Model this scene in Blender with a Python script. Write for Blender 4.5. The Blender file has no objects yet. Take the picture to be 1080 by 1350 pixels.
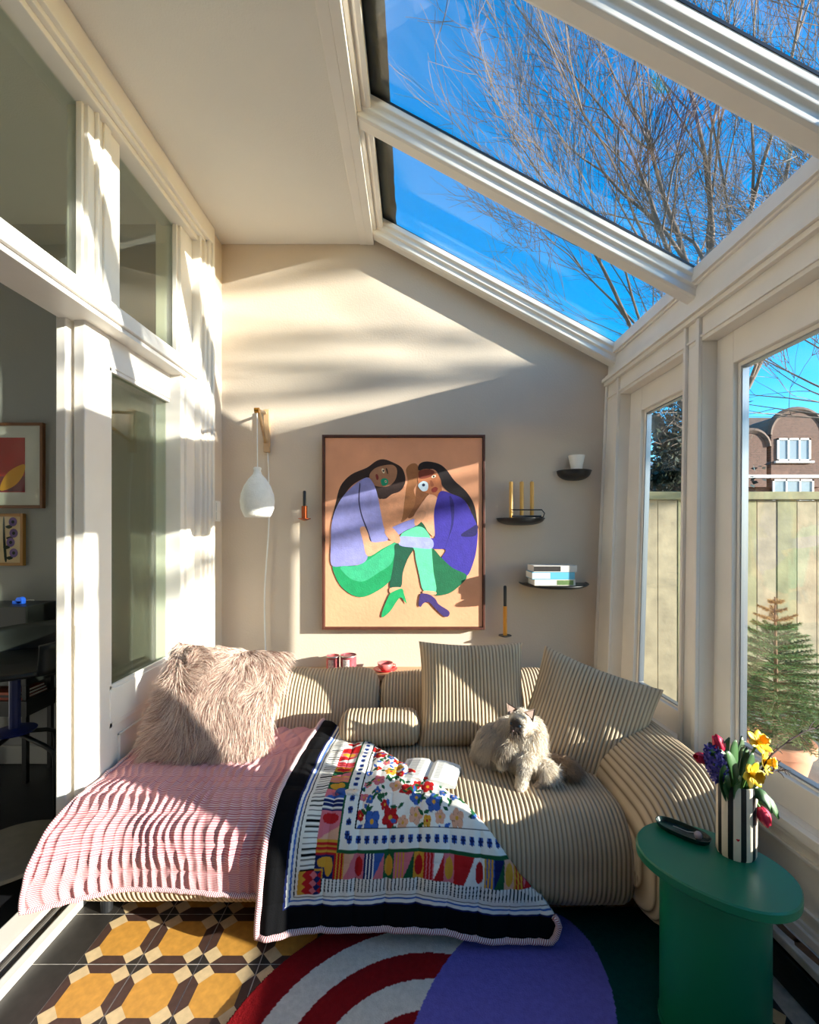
import bpy, bmesh, math, random
import numpy as np
from mathutils import Vector, Matrix, noise as mnoise

# ------------------------------------------------------------------ camera, sky, sun, exposure
scn = bpy.context.scene
col = scn.collection
F, CX, CY, H, D = 615.0, 545.0, 700.0, 1.42, 2.8
cam_data = bpy.data.cameras.new('camera')
cam_data.sensor_fit = 'HORIZONTAL'; cam_data.sensor_width = 36.0
cam_data.lens = 36.0 * F / 1080.0
cam_data.shift_x = (540.0 - CX) / 1080.0
cam_data.shift_y = (CY - 675.0) / 1080.0
cam_data.clip_start = 0.02; cam_data.clip_end = 500
cam = bpy.data.objects.new('camera', cam_data); col.objects.link(cam)
cam.location = (0, 0, H); cam.rotation_euler = (math.pi / 2, 0, 0)
scn.camera = cam

SUN_DIR = Vector((-2.65, 1.0, -0.665)).normalized()
world = bpy.data.worlds.new('sky'); scn.world = world; world.use_nodes = True
wn = world.node_tree; wn.nodes.clear()
sky = wn.nodes.new('ShaderNodeTexSky'); sky.sky_type = 'NISHITA'
sky.sun_disc = False
sky.sun_elevation = math.asin(-SUN_DIR.z)
sky.sun_rotation = math.atan2(-SUN_DIR.x, -SUN_DIR.y)
sky.altitude = 0; sky.air_density = 1.0; sky.dust_density = 0.3; sky.ozone_density = 3.0
hs = wn.nodes.new('ShaderNodeHueSaturation'); hs.inputs['Saturation'].default_value = 1.45
bg = wn.nodes.new('ShaderNodeBackground'); bg.inputs['Strength'].default_value = 0.45
wo = wn.nodes.new('ShaderNodeOutputWorld')
wn.links.new(sky.outputs[0], hs.inputs['Color'])
wn.links.new(hs.outputs[0], bg.inputs['Color']); wn.links.new(bg.outputs[0], wo.inputs['Surface'])

sl = bpy.data.lights.new('sun', 'SUN'); sl.energy = 15.0; sl.angle = math.radians(0.55); sl.color = (1.0, 0.95, 0.87)
sun = bpy.data.objects.new('sun', sl); col.objects.link(sun)
sun.rotation_euler = SUN_DIR.to_track_quat('-Z', 'Y').to_euler()
sun.location = (8, -3, 6)

scn.view_settings.view_transform = 'Standard'
scn.view_settings.look = 'None'
scn.view_settings.gamma = 1.0
scn.view_settings.use_curve_mapping = False
scn.view_settings.exposure = 0.28
scn.cycles.transparent_max_bounces = 24
scn.cycles.max_bounces = 10
scn.cycles.diffuse_bounces = 6

# ------------------------------------------------------------------ helpers
rnd = random.Random(7)
def at(px, py, d):
    return Vector(((px - CX) / F * d, d, H - (py - CY) / F * d))
def at_z(px, py, z):
    return at(px, py, (H - z) * F / (py - CY))
def srgb(r, g, b):
    def c(v):
        v /= 255.0
        return v / 12.92 if v <= 0.04045 else ((v + 0.055) / 1.055) ** 2.4
    return (c(r), c(g), c(b))

MATS = {}
def mat(name, color, rough=0.6, var=0.0, vscale=8.0, bump=0.0, bscale=60.0, metal=0.0, spec=0.5, attr=None, sss=0.0, trans=0.0):
    """procedural principled material; colour varies with object-space noise, fine relief through bump"""
    m = bpy.data.materials.new(name); m.use_nodes = True; MATS[name] = m
    nt = m.node_tree; b = nt.nodes['Principled BSDF']
    b.inputs['Base Color'].default_value = (*color, 1)
    b.inputs['Roughness'].default_value = rough
    b.inputs['Metallic'].default_value = metal
    b.inputs['Specular IOR Level'].default_value = spec
    tc = nt.nodes.new('ShaderNodeTexCoord')
    src = None
    if attr:
        a = nt.nodes.new('ShaderNodeVertexColor'); a.layer_name = attr
        src = a.outputs['Color']
        nt.links.new(src, b.inputs['Base Color'])
    if var > 0:
        n = nt.nodes.new('ShaderNodeTexNoise'); n.inputs['Scale'].default_value = vscale
        n.inputs['Detail'].default_value = 6
        nt.links.new(tc.outputs['Object'], n.inputs['Vector'])
        mr = nt.nodes.new('ShaderNodeMapRange')
        mr.inputs['From Min'].default_value = 0.3; mr.inputs['From Max'].default_value = 0.7
        mr.inputs['To Min'].default_value = 1 - var; mr.inputs['To Max'].default_value = 1 + var * 0.6
        nt.links.new(n.outputs['Fac'], mr.inputs['Value'])
        mx = nt.nodes.new('ShaderNodeVectorMath'); mx.operation = 'SCALE'
        if src: nt.links.new(src, mx.inputs[0])
        else: mx.inputs[0].default_value = color
        nt.links.new(mr.outputs['Result'], mx.inputs['Scale'])
        nt.links.new(mx.outputs['Vector'], b.inputs['Base Color'])
    if bump > 0:
        n2 = nt.nodes.new('ShaderNodeTexNoise'); n2.inputs['Scale'].default_value = bscale
        n2.inputs['Detail'].default_value = 5
        nt.links.new(tc.outputs['Object'], n2.inputs['Vector'])
        bp = nt.nodes.new('ShaderNodeBump'); bp.inputs['Strength'].default_value = bump
        bp.inputs['Distance'].default_value = 0.004
        nt.links.new(n2.outputs['Fac'], bp.inputs['Height'])
        nt.links.new(bp.outputs['Normal'], b.inputs['Normal'])
    if trans > 0:
        b.inputs['Transmission Weight'].default_value = trans
    if sss > 0:
        b.inputs['Subsurface Weight'].default_value = sss
        b.inputs['Subsurface Radius'].default_value = (0.02, 0.012, 0.008)
    return m

def glass_mat(name, tint, refl=0.04):
    """thin pane: clear straight-through view plus mirror reflection rising towards grazing"""
    m = bpy.data.materials.new(name); m.use_nodes = True
    nt = m.node_tree; nt.nodes.clear()
    o = nt.nodes.new('ShaderNodeOutputMaterial')
    t = nt.nodes.new('ShaderNodeBsdfTransparent'); t.inputs['Color'].default_value = (*tint, 1)
    g = nt.nodes.new('ShaderNodeBsdfGlossy'); g.inputs['Roughness'].default_value = 0.0
    lw = nt.nodes.new('ShaderNodeLayerWeight'); lw.inputs['Blend'].default_value = 0.5
    p = nt.nodes.new('ShaderNodeMath'); p.operation = 'POWER'; p.inputs[1].default_value = 5.0
    mr = nt.nodes.new('ShaderNodeMapRange'); mr.inputs['To Min'].default_value = refl; mr.inputs['To Max'].default_value = 1.0
    mx = nt.nodes.new('ShaderNodeMixShader')
    nt.links.new(lw.outputs['Facing'], p.inputs[0]); nt.links.new(p.outputs[0], mr.inputs['Value'])
    nt.links.new(mr.outputs['Result'], mx.inputs['Fac'])
    nt.links.new(t.outputs[0], mx.inputs[1]); nt.links.new(g.outputs[0], mx.inputs[2])
    nt.links.new(mx.outputs[0], o.inputs['Surface'])
    MATS[name] = m
    return m

def setp(o, label=None, cat=None, group=None, kind=None):
    if label: o['label'] = label
    if cat: o['category'] = cat
    if group: o['group'] = group
    if kind: o['kind'] = kind
    return o
def empty(name, loc=(0, 0, 0), label=None, cat=None, group=None, kind=None):
    o = bpy.data.objects.new(name, None); col.objects.link(o); o.location = loc
    o.empty_display_size = 0.05
    return setp(o, label, cat, group, kind)

class MB:
    """collects faces, then links them as one mesh object"""
    def __init__(s): s.v = []; s.f = []; s.mi = []; s.c = []
    def add(s, vs, fs, mi=0):
        o = len(s.v); s.v.extend([tuple(p) for p in vs])
        for f in fs: s.f.append([i + o for i in f]); s.mi.append(mi)
        return s
    def box(s, x0, x1, y0, y1, z0, z1, mi=0, fn=None):
        vs = [(x, y, z) for x in (x0, x1) for y in (y0, y1) for z in (z0, z1)]
        if fn: vs = [fn(*p) for p in vs]
        return s.add(vs, [(0, 1, 3, 2), (4, 6, 7, 5), (0, 4, 5, 1), (2, 3, 7, 6), (0, 2, 6, 4), (1, 5, 7, 3)], mi)
    def prism(s, pts, vec, mi=0):
        """polygon (list of 3d points) pushed along vec"""
        n = len(pts); vec = Vector(vec)
        a = [Vector(p) for p in pts]; b = [p + vec for p in a]
        fs = [list(range(n))[::-1], list(range(n, 2 * n))]
        for i in range(n): j = (i + 1) % n; fs.append((i, j, n + j, n + i))
        return s.add(a + b, fs, mi)
    def tube(s, pts, rad, sides=8, cap=True, mi=0, flat=1.0):
        pts = [Vector(p) for p in pts]; n = len(pts)
        if not hasattr(rad, '__len__'): rad = [rad] * n
        rings = []; prev = None
        for i in range(n):
            t = (pts[min(i + 1, n - 1)] - pts[max(i - 1, 0)])
            if t.length < 1e-9: t = Vector((0, 0, 1))
            t.normalize()
            if prev is None:
                u = t.cross(Vector((0, 0, 1)))
                if u.length < 0.05: u = t.cross(Vector((0, 1, 0)))
            else:
                u = prev - t * prev.dot(t)
                if u.length < 1e-6: u = t.cross(Vector((0, 1, 0.3)))
            u.normalize(); prev = u; w = t.cross(u)
            rings.append([pts[i] + (u * math.cos(a) + w * math.sin(a) * flat) * rad[i] for a in [2 * math.pi * k / sides for k in range(sides)]])
        vs = [p for r in rings for p in r]; fs = []
        for i in range(n - 1):
            for k in range(sides):
                k2 = (k + 1) % sides
                fs.append((i * sides + k, i * sides + k2, (i + 1) * sides + k2, (i + 1) * sides + k))
        if cap:
            fs.append(list(range(sides))[::-1]); fs.append(list(range((n - 1) * sides, n * sides)))
        return s.add(vs, fs, mi)
    def lathe(s, prof, center=(0, 0, 0), n=32, mi=0, a0=0.0, a1=2 * math.pi, sx=1.0, sy=1.0):
        """profile [(r, z)] turned about z at center"""
        full = abs(a1 - a0 - 2 * math.pi) < 1e-6
        m = n if full else n + 1
        cx, cy, cz = center; vs = []
        for (r, z) in prof:
            for k in range(m):
                a = a0 + (a1 - a0) * k / n
                vs.append((cx + r * math.cos(a) * sx, cy + r * math.sin(a) * sy, cz + z))
        fs = []
        for i in range(len(prof) - 1):
            for k in range(n):
                k2 = (k + 1) % m
                fs.append((i * m + k, i * m + k2, (i + 1) * m + k2, (i + 1) * m + k))
        return s.add(vs, fs, mi)
    def grid(s, nu, nv, fn, mi=0, wrap_u=False):
        vs = [fn(i / (nu if wrap_u else nu - 1), j / (nv - 1)) for j in range(nv) for i in range(nu)]
        fs = []
        for j in range(nv - 1):
            for i in range(nu if wrap_u else nu - 1):
                i2 = (i + 1) % nu
                fs.append((j * nu + i, j * nu + i2, (j + 1) * nu + i2, (j + 1) * nu + i))
        return s.add(vs, fs, mi)
    def build(s, name, mats, parent=None, smooth=False, bevel=0.0, loc=None, weld=False):
        me = bpy.data.meshes.new(name)
        me.from_pydata(s.v, [], s.f)
        if not isinstance(mats, (list, tuple)): mats = [mats]
        for m in mats: me.materials.append(m)
        if len(mats) > 1: me.polygons.foreach_set('material_index', s.mi)
        bm = bmesh.new(); bm.from_mesh(me)
        if weld: bmesh.ops.remove_doubles(bm, verts=bm.verts, dist=1e-5)
        bmesh.ops.recalc_face_normals(bm, faces=bm.faces)
        bm.to_mesh(me); bm.free()
        if smooth is True:
            me.polygons.foreach_set('use_smooth', [True] * len(me.polygons))
        elif smooth:
            me.polygons.foreach_set('use_smooth', [True] * len(me.polygons))
            me.set_sharp_from_angle(angle=math.radians(smooth))
        o = bpy.data.objects.new(name, me); col.objects.link(o)
        if loc is not None:      # recentre the mesh on its own origin
            L = Vector(loc); me.transform(Matrix.Translation(-L)); o.location = L
        if parent is not None:
            o.parent = parent
            if loc is None:
                me.transform(Matrix.Translation(-parent_world(parent)))
            else:
                o.location = Vector(loc) - parent_world(parent)
        if bevel > 0:
            b = o.modifiers.new('bevel', 'BEVEL'); b.width = bevel; b.segments = 2; b.limit_method = 'ANGLE'
            b.angle_limit = math.radians(40)
        return o
def parent_world(p):
    v = Vector((0, 0, 0))
    while p is not None: v += p.location; p = p.parent
    return v
def set_colors(o, cols, name='Col'):
    a = o.data.color_attributes.new(name, 'FLOAT_COLOR', 'POINT')
    arr = np.ones((len(o.data.vertices), 4), dtype=np.float32)
    arr[:, :3] = np.asarray(cols, dtype=np.float32)
    a.data.foreach_set('color', arr.ravel())
def catmull(pts, sub=5, closed=True):
    n = len(pts); out = []
    rng = range(n) if closed else range(n - 1)
    for i in rng:
        p0, p1, p2, p3 = [np.array(pts[(i + k) % n if closed else min(max(i + k, 0), n - 1)], float) for k in (-1, 0, 1, 2)]
        for s in range(sub):
            t = s / sub
            out.append(tuple(0.5 * (2 * p1 + (p2 - p0) * t + (2 * p0 - 5 * p1 + 4 * p2 - p3) * t * t + (3 * p1 - p0 - 3 * p2 + p3) * t ** 3)))
    if not closed: out.append(tuple(pts[-1]))
    return out
def nz(x, y, z=0.0): return mnoise.noise(Vector((x, y, z)))
def sstep(a, b, x):
    t = min(max((x - a) / (b - a), 0), 1); return t * t * (3 - 2 * t)

# ------------------------------------------------------------------ materials
M_white = mat('white_paint', (0.84, 0.79, 0.71), 0.45, 0.05, 5, 0.08, 40)
M_wall = mat('beige_plaster', (0.62, 0.52, 0.41), 0.9, 0.05, 3, 0.25, 90)
M_ceil = mat('ceiling_plaster', (0.80, 0.76, 0.68), 0.9, 0.03, 2, 0.35, 160)
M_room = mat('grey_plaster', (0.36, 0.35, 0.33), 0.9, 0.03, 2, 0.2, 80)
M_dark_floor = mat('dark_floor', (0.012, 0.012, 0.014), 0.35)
M_black = mat('black_metal', (0.012, 0.012, 0.013), 0.4)
M_skirt = mat('black_skirting', (0.014, 0.013, 0.013), 0.6, 0.3, 12)
M_grout = mat('grout', (0.50, 0.46, 0.40), 0.9, 0.3, 30)
M_ochre = mat('tile_ochre', srgb(203, 146, 62), 0.5, 0.18, 40)
M_cream = mat('tile_cream', srgb(212, 184, 138), 0.55, 0.15, 40)
M_brown = mat('tile_brown', srgb(72, 50, 42), 0.5, 0.25, 40)
M_tblack = mat('tile_black', srgb(46, 42, 38), 0.5, 0.35, 30)
M_glass = glass_mat('window_glass', (0.96, 0.98, 0.97), 0.05)
M_glass_green = glass_mat('old_glass', (0.86, 0.90, 0.84), 0.09)
M_steel = mat('grey_spacer', (0.25, 0.27, 0.30), 0.35, metal=0.8)
M_lead = mat('lead_flashing', (0.030, 0.032, 0.026), 0.8, 0.5, 25, 0.6, 40)
M_wood = mat('pale_wood', srgb(196, 160, 118), 0.5, 0.15, 14)
M_oak = mat('brown_wood', srgb(150, 104, 66), 0.5, 0.2, 20)
M_brass = mat('brass', srgb(205, 150, 70), 0.3, metal=1.0)

# ================================================================== SETTING
# ---- floor: dark grout bed, encaustic tiles as pieces
floor = MB().box(-1.25, 1.32, -1.4, D, -0.12, -0.0012).build('floor', M_grout); setp(floor, kind='structure')
T = 0.2
def tile_mesh():
    mb = MB(); a = T / 2 - 0.0019; p, q, e = 0.70 * a, 0.34 * a, 0.64 * a
    zt = 0.0
    def poly(pts, mi): mb.add([(x, y, zt) for x, y in pts], [list(range(len(pts)))], mi)
    poly([(p, -q), (p, q), (q, p), (-q, p), (-p, q), (-p, -q), (-q, -p), (q, -p)], 0)
    for k in range(4):
        c, s = [(1, 0), (0, 1), (-1, 0), (0, -1)][k]
        R = lambda x, y: (x * c - y * s, x * s + y * c)
        poly([R(p, -q), R(a, -e), R(a, e), R(p, q)], 1)
        poly([R(p, q), R(a, e), R(e, a), R(q, p)], 2)
        poly([R(a, e), R(a, a), R(e, a)], 3)
    ring = [(a, -a), (a, a), (-a, a), (-a, -a)]
    mb.add([(x, y, 0) for x, y in ring] + [(x, y, -0.006) for x, y in ring], [(0, 1, 5, 4), (1, 2, 6, 5), (2, 3, 7, 6), (3, 0, 4, 7)], 3)
    return mb
proto = tile_mesh().build('tile', [M_ochre, M_brown, M_cream, M_tblack], floor)
first = True
for i in range(11):
    for j in range(-1, 6):
        x = -1.005 + i * T; y = 1.529 + T / 2 - j * T + T
        if y < 0.8 or y > 2.0: continue
        o = proto if first else proto.copy()
        if not first: col.objects.link(o)
        first = False
        o.parent = floor; o.location = (x, y, rnd.uniform(-0.0004, 0.0004)); o.rotation_euler.z = rnd.choice([0, 1, 2, 3]) * math.pi / 2
bproto = MB().box(-0.0715, 0.0715, -T / 2 + 0.0019, T / 2 - 0.0019, -0.006, 0).build('border_tile', M_tblack, floor)
first = True
for j in range(-1, 6):
    o = bproto if first else bproto.copy()
    if not first: col.objects.link(o)
    first = False
    o.parent = floor; o.location = (-1.1775, 1.529 + T * 1.5 - j * T, 0)

# ---- back wall
mb = MB()
pts = [(-1.15, 0), (1.25, 0), (1.25, 2.40), (1.15, 2.44), (-0.20, 3.20), (-1.15, 3.20)]
mb.prism([(x, D, z) for x, z in pts], (0, 0.25, 0))
setp(mb.build('wall_back', M_wall), kind='structure')
# nib of wall on the left, with light switch
setp(MB().box(-1.29, -1.15, 2.655, D, 0, 3.25).build('wall_left', M_wall), kind='structure')

# ---- flat ceiling strip and fascia
setp(MB().box(-1.34, -0.275, -1.4, D - 0.002, 3.14, 3.26).build('ceiling', M_ceil), kind='structure')
mb = MB()
mb.box(-0.275, -0.235, -1.4, D - 0.004, 3.132, 3.20)
mb.box(-0.235, -0.215, -1.4, D - 0.004, 3.16, 3.30)
mb.box(-0.32, -0.275, -1.4, D - 0.004, 3.134, 3.139)
setp(mb.build('trim_1', M_white, bevel=0.004), kind='structure')

# ---- skylight: rafters and panes.  glass plane z = 3.205 - 0.538*(x+0.174)
SL = 0.538
def zg(x): return 3.215 - SL * (x + 0.174)
sky_root = setp(empty('window_1', (0.5, 1.5, 2.9)), kind='structure')
XL, XR = -0.235, 1.185
raf_w = 0.115
rafters = [2.735, 1.97, 1.235, 0.50, -0.23, -0.96]
prof_r = [(-0.5, 0.0), (-0.5, -0.028), (-0.40, -0.036), (-0.40, -0.060), (-0.30, -0.068), (-0.30, -0.098), (-0.20, -0.104), (0.20, -0.104),
          (0.30, -0.098), (0.30, -0.068), (0.40, -0.060), (0.40, -0.036), (0.5, -0.028), (0.5, 0.0)]
for k, yc in enumerate(rafters):
    w = raf_w if k else 0.128
    pts = [(XL, yc + a * w, zg(XL) + b) for a, b in prof_r]
    MB().prism(pts, (XR - XL, 0, zg(XR) - zg(XL))).build('rafter', M_white, sky_root, bevel=0.003)
for k in range(len(rafters) - 1):
    y1 = rafters[k] - 0.045; y0 = rafters[k + 1] + 0.045
    pts = [(XL + 0.02, y0, zg(XL + 0.02) + 0.004), (XR, y0, zg(XR) + 0.004), (XR, y1, zg(XR) + 0.004), (XL + 0.02, y1, zg(XL + 0.02) + 0.004)]
    MB().prism(pts, (0, 0, 0.006)).build('pane', M_glass, sky_root)
    # black rubber gasket between pane and rafters
    for yy in (rafters[k] - raf_w / 2 - 0.002, rafters[k + 1] + raf_w / 2 - 0.004):
        MB().prism([(XL, yy, zg(XL) - 0.004), (XR, yy, zg(XR) - 0.004), (XR, yy, zg(XR) + 0.006), (XL, yy, zg(XL) + 0.006)], (0, 0.006, 0)).build('gasket', M_black, sky_root)
# upper rail and lead flashing lapped over the top of the panes
MB().prism([(-0.24, -1.0, zg(-0.24) + 0.0), (-0.175, -1.0, zg(-0.175)), (-0.175, -1.0, zg(-0.175) - 0.05), (-0.195, -1.0, zg(-0.195) - 0.06), (-0.24, -1.0, zg(-0.24) - 0.06)], (0, 3.75, 0)).build('top_rail', M_white, sky_root, bevel=0.003)
MB().grid(120, 6, lambda u, v: (-0.26 + 0.165 * v + 0.006 * nz(u * 40, v * 3), -1.0 + 3.78 * u, zg(-0.26 + 0.165 * v) + 0.014 + 0.004 * nz(u * 60, v * 4, 3))).build('flashing', M_lead, sky_root, smooth=True)

# ---- right-hand window wall: leans and fans out slightly like the old frame in the photograph
def XRW(d, z): return 1.068 + 0.042 * z + (D - d) * (0.085 - 0.034 * min(z, 2.5))
def RW(t, d, z): return (XRW(d, z) + t, d, z)
Y0 = -1.3
def rbox(mb, t0, t1, d0, d1, z0, z1, mi=0, nz_=6, nd=6):
    """box in wall coordinates (t out of the room), subdivided so that it follows the wall"""
    ds = [d0 + (d1 - d0) * i / nd for i in range(nd + 1)]; zs = [z0 + (z1 - z0) * i / nz_ for i in range(nz_ + 1)]
    def face(fn, A, B):
        vs = [fn(a, b) for b in B for a in A]; n = len(A)
        mb.add(vs, [(j * n + i, j * n + i + 1, (j + 1) * n + i + 1, (j + 1) * n + i) for j in range(len(B) - 1) for i in range(n - 1)], mi)
    face(lambda d, z: RW(t0, d, z), ds, zs); face(lambda d, z: RW(t1, d, z), ds, zs)
    face(lambda t, z: RW(t, d0, z), [t0, t1], zs); face(lambda t, z: RW(t, d1, z), [t0, t1], zs)
    face(lambda t, d: RW(t, d, z0), [t0, t1], ds); face(lambda t, d: RW(t, d, z1), [t0, t1], ds)
def rb(name, t0, t1, d0, d1, z0, z1, m=None, parent=None, extra=(), bevel=0.003):
    mb = MB(); rbox(mb, t0, t1, d0, d1, z0, z1)
    for e in extra: rbox(mb, *e)
    o = mb.build(name, m or M_white, parent, weld=True, bevel=bevel)
    if parent is None: setp(o, kind='structure')
    return o
ZT, ZB = 2.19, 0.50            # opening top / bottom
posts = [(2.62, 2.80), (1.888, 2.0), (0.98, 1.07), (0.05, 0.16), (-1.3, -1.2)]
wallr = setp(empty('wall_right', (1.2, 1.0, 0.0)), kind='structure')
# wall plate above the windows, with mouldings
rb('wall_plate', 0.0, 0.16, Y0, D - 0.003, ZT, 2.50, parent=wallr,
   extra=[(-0.022, 0.0, Y0, D - 0.003, 2.285, 2.305), (-0.036, 0.0, Y0, D - 0.003, 2.305, 2.325), (-0.016, 0.0, Y0, D - 0.003, 2.325, 2.345),
          (-0.012, 0.0, Y0, D - 0.003, 2.435, 2.445), (-0.024, 0.0, Y0, D - 0.003, 2.445, 2.50), (-0.008, 0.0, Y0, D - 0.003, 2.205, 2.215)])
for k, (a, b) in enumerate(posts):
    ex = [(-0.014, 0.0, a, a + 0.02, 0.24, 2.285), (-0.014, 0.0, b - 0.02, b - 0.003, 0.24, 2.285), (-0.007, 0.0, a + 0.02, a + 0.035, 0.24, 2.285)]
    rb('window_post', 0.0, 0.125, a, b - 0.003, 0.0, ZT, parent=wallr, extra=ex)
# bottom rail, ledge and black skirting
rb('wainscot', 0.03, 0.12, 0.98, 2.62, 0.0, ZB, parent=wallr)
rb('door_sill', 0.03, 0.12, Y0, 0.98, 0.0, 0.18, parent=wallr)
rb('ledge', -0.045, 0.04, Y0, D - 0.01, 0.135, 0.165, parent=wallr, m=mat('flaked_white', (0.62, 0.60, 0.56), 0.6, 0.25, 18, 0.5, 30), bevel=0.006)
rb('skirting', -0.03, 0.03, Y0, D - 0.01, 0.0, 0.135, parent=wallr, m=M_skirt, extra=[(-0.045, -0.03, Y0, D - 0.01, 0.085, 0.12)])
# flakes of lost paint on the ledge
mp = mat('bare_wood', srgb(120, 82, 55), 0.8, 0.3, 40)
for k in range(7):
    d0 = 1.20 + k * 0.085 + rnd.uniform(0, .03); L = rnd.uniform(.03, .07); n = 9
    pts = []
    for i in range(n):
        a = 2 * math.pi * i / n; r = rnd.uniform(.6, 1.1)
        pts.append(RW(-0.012 + 0.016 * math.cos(a) * r, d0 + L * math.sin(a) * r, 0.1645))
    MB().prism(pts, (0, 0, 0.0015)).build('paint_flake', mp, wallr)

# window sashes
def sash(idx, d0, d1, st0, st1, ZB=ZB, zb=0.605):
    w = setp(empty('window_%d' % idx, (1.25, (d0 + d1) / 2, ZB)), kind='structure')
    t0, t1 = 0.06, 0.11
    zt = 2.065
    rb('stile', t0, t1, d1 - st1, d1, ZB, ZT, parent=w); rb('stile', t0, t1, d0, d0 + st0, ZB, ZT, parent=w)
    rb('top_rail', t0, t1, d0 + st0, d1 - st1, zt, ZT, parent=w); rb('bottom_rail', t0, t1, d0 + st0, d1 - st1, ZB, zb, parent=w)
    g0, g1 = d0 + st0, d1 - st1
    # stepped glazing bead, four pieces
    for (a, b, c, e) in ((g0, g0 + .016, zb, zt), (g1 - .016, g1, zb, zt), (g0, g1, zt - .016, zt), (g0, g1, zb, zb + .008)):
        rb('glazing_bead', t0 + 0.018, t1, a, b, c, e, parent=w)
    for (a, b, c, e) in ((g0 + .016, g0 + .021, zb + .016, zt - .016), (g1 - .021, g1 - .016, zb + .016, zt - .016), (g0 + .016, g1 - .016, zt - .021, zt - .016), (g0 + .016, g1 - .016, zb + .008, zb + .013)):
        rb('spacer', t0 + 0.022, t1 - .003, a, b, c, e, m=M_steel, parent=w, bevel=0)
    rb('pane', t0 + 0.028, t0 + 0.034, g0 + .012, g1 - .012, zb + .004, zt - .01, m=M_glass, parent=w, bevel=0)
    return w
sash(2, 2.0, 2.62, 0.03, 0.125)
sash(3, 1.07, 1.888, 0.06, 0.095)
sash(4, 0.16, 0.98, 0.09, 0.06, 0.18, 0.45)
sash(5, -1.2, 0.05, 0.09, 0.095, 0.18, 0.45)
# raised panels and mouldings below each window
for (d0, d1) in ((2.0, 2.6), (1.07, 1.888)):
    p = (d0 + .06, d1 - .06)
    rb('sill_moulding', 0.005, 0.03, d0, d1, ZB - .035, ZB, parent=wallr, extra=[(0.016, 0.03, d0, d1, ZB - .055, ZB - .035)])
    z0, z1 = 0.245, 0.415
    for (a, b, c, e) in ((d0 + .10, d0 + .112, z0, z1), (d1 - .112, d1 - .10, z0, z1), (d0 + .10, d1 - .10, z1 - .012, z1), (d0 + .10, d1 - .10, z0, z0 + .012)):
        rb('panel_moulding', 0.018, 0.03, a, b, c, e, parent=wallr)
    rb('base_moulding', 0.008, 0.03, d0, d1, 0.165, 0.195, parent=wallr, extra=[(0.018, 0.03, d0, d1, 0.195, 0.21)])

# ---- left partition: fixed lights above, sliding door below
part = setp(empty('trim_2', (-1.2, 2.0, 0)), kind='structure')
MB().box(-1.33, -1.13, -1.4, 2.655, 3.04, 3.139).build('head_beam', M_white, part, bevel=0.004)
mb = MB(); mb.box(-1.30, -1.15, -1.4, 2.60, 3.02, 3.05); mb.box(-1.30, -1.17, -1.4, 2.60, 2.995, 3.02)
mb.build('head_moulding', M_white, part, bevel=0.003)
mb = MB(); mb.box(-1.34, -1.165, -1.4, 2.53, 2.245, 2.30); mb.box(-1.19, -1.175, -1.4, 2.53, 2.30, 2.315)
mb.build('transom', M_white, part, bevel=0.004)
MB().box(-1.34, -1.18, -1.4, 2.53, 2.225, 2.245).build('transom_batten', M_white, part, bevel=0.002)
mb = MB(); mb.box(-1.28, -1.20, 1.722, 1.908, 2.30, 3.04); mb.box(-1.20, -1.185, 1.755, 1.765, 2.30, 3.0); mb.box(-1.20, -1.19, 1.80, 1.84, 2.30, 3.0)
mb.build('mullion', M_white, part, bevel=0.003)
mb = MB(); mb.box(-1.33, -1.20, 2.406, 2.53, 0, 3.04); mb.box(-1.22, -1.185, 2.44, 2.53, 0, 2.225)
mb.build('end_post', M_white, part, bevel=0.003)
# stepped architrave against the nib of wall
for k, (a, b, x) in enumerate(((2.53, 2.552, -1.155), (2.552, 2.575, -1.165), (2.575, 2.60, -1.15), (2.60, 2.63, -1.138), (2.63, 2.655, -1.128))):
    MB().box(-1.30, x, a, b, 0, 3.04 if k < 3 else 3.13).build('architrave', M_white, part, bevel=0.004)
# upper panes
w6 = setp(empty('window_6', (-1.24, 2.15, 2.3)), kind='structure')
def fixed_light(w, y0, y1):
    MB().box(-1.243, -1.237, y0, y1, 2.30, 3.04).build('pane', M_glass_green, w)
    for (a, b, c, e) in ((y0, y0 + .014, 2.30, 3.03), (y1 - .014, y1, 2.30, 3.03), (y0, y1, 3.015, 3.03), (y0, y1, 2.30, 2.312)):
        MB().box(-1.237, -1.215, a, b, c, e).build('glazing_bead', M_white, w, bevel=0.002)
fixed_light(w6, 1.908, 2.406)
w7 = setp(empty('window_7', (-1.24, 1.0, 2.3)), kind='structure')
fixed_light(w7, 0.30, 1.722)
MB().box(-1.28, -1.20, 0.12, 0.30, 2.30, 3.04).build('mullion', M_white, part, bevel=0.003)
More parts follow.
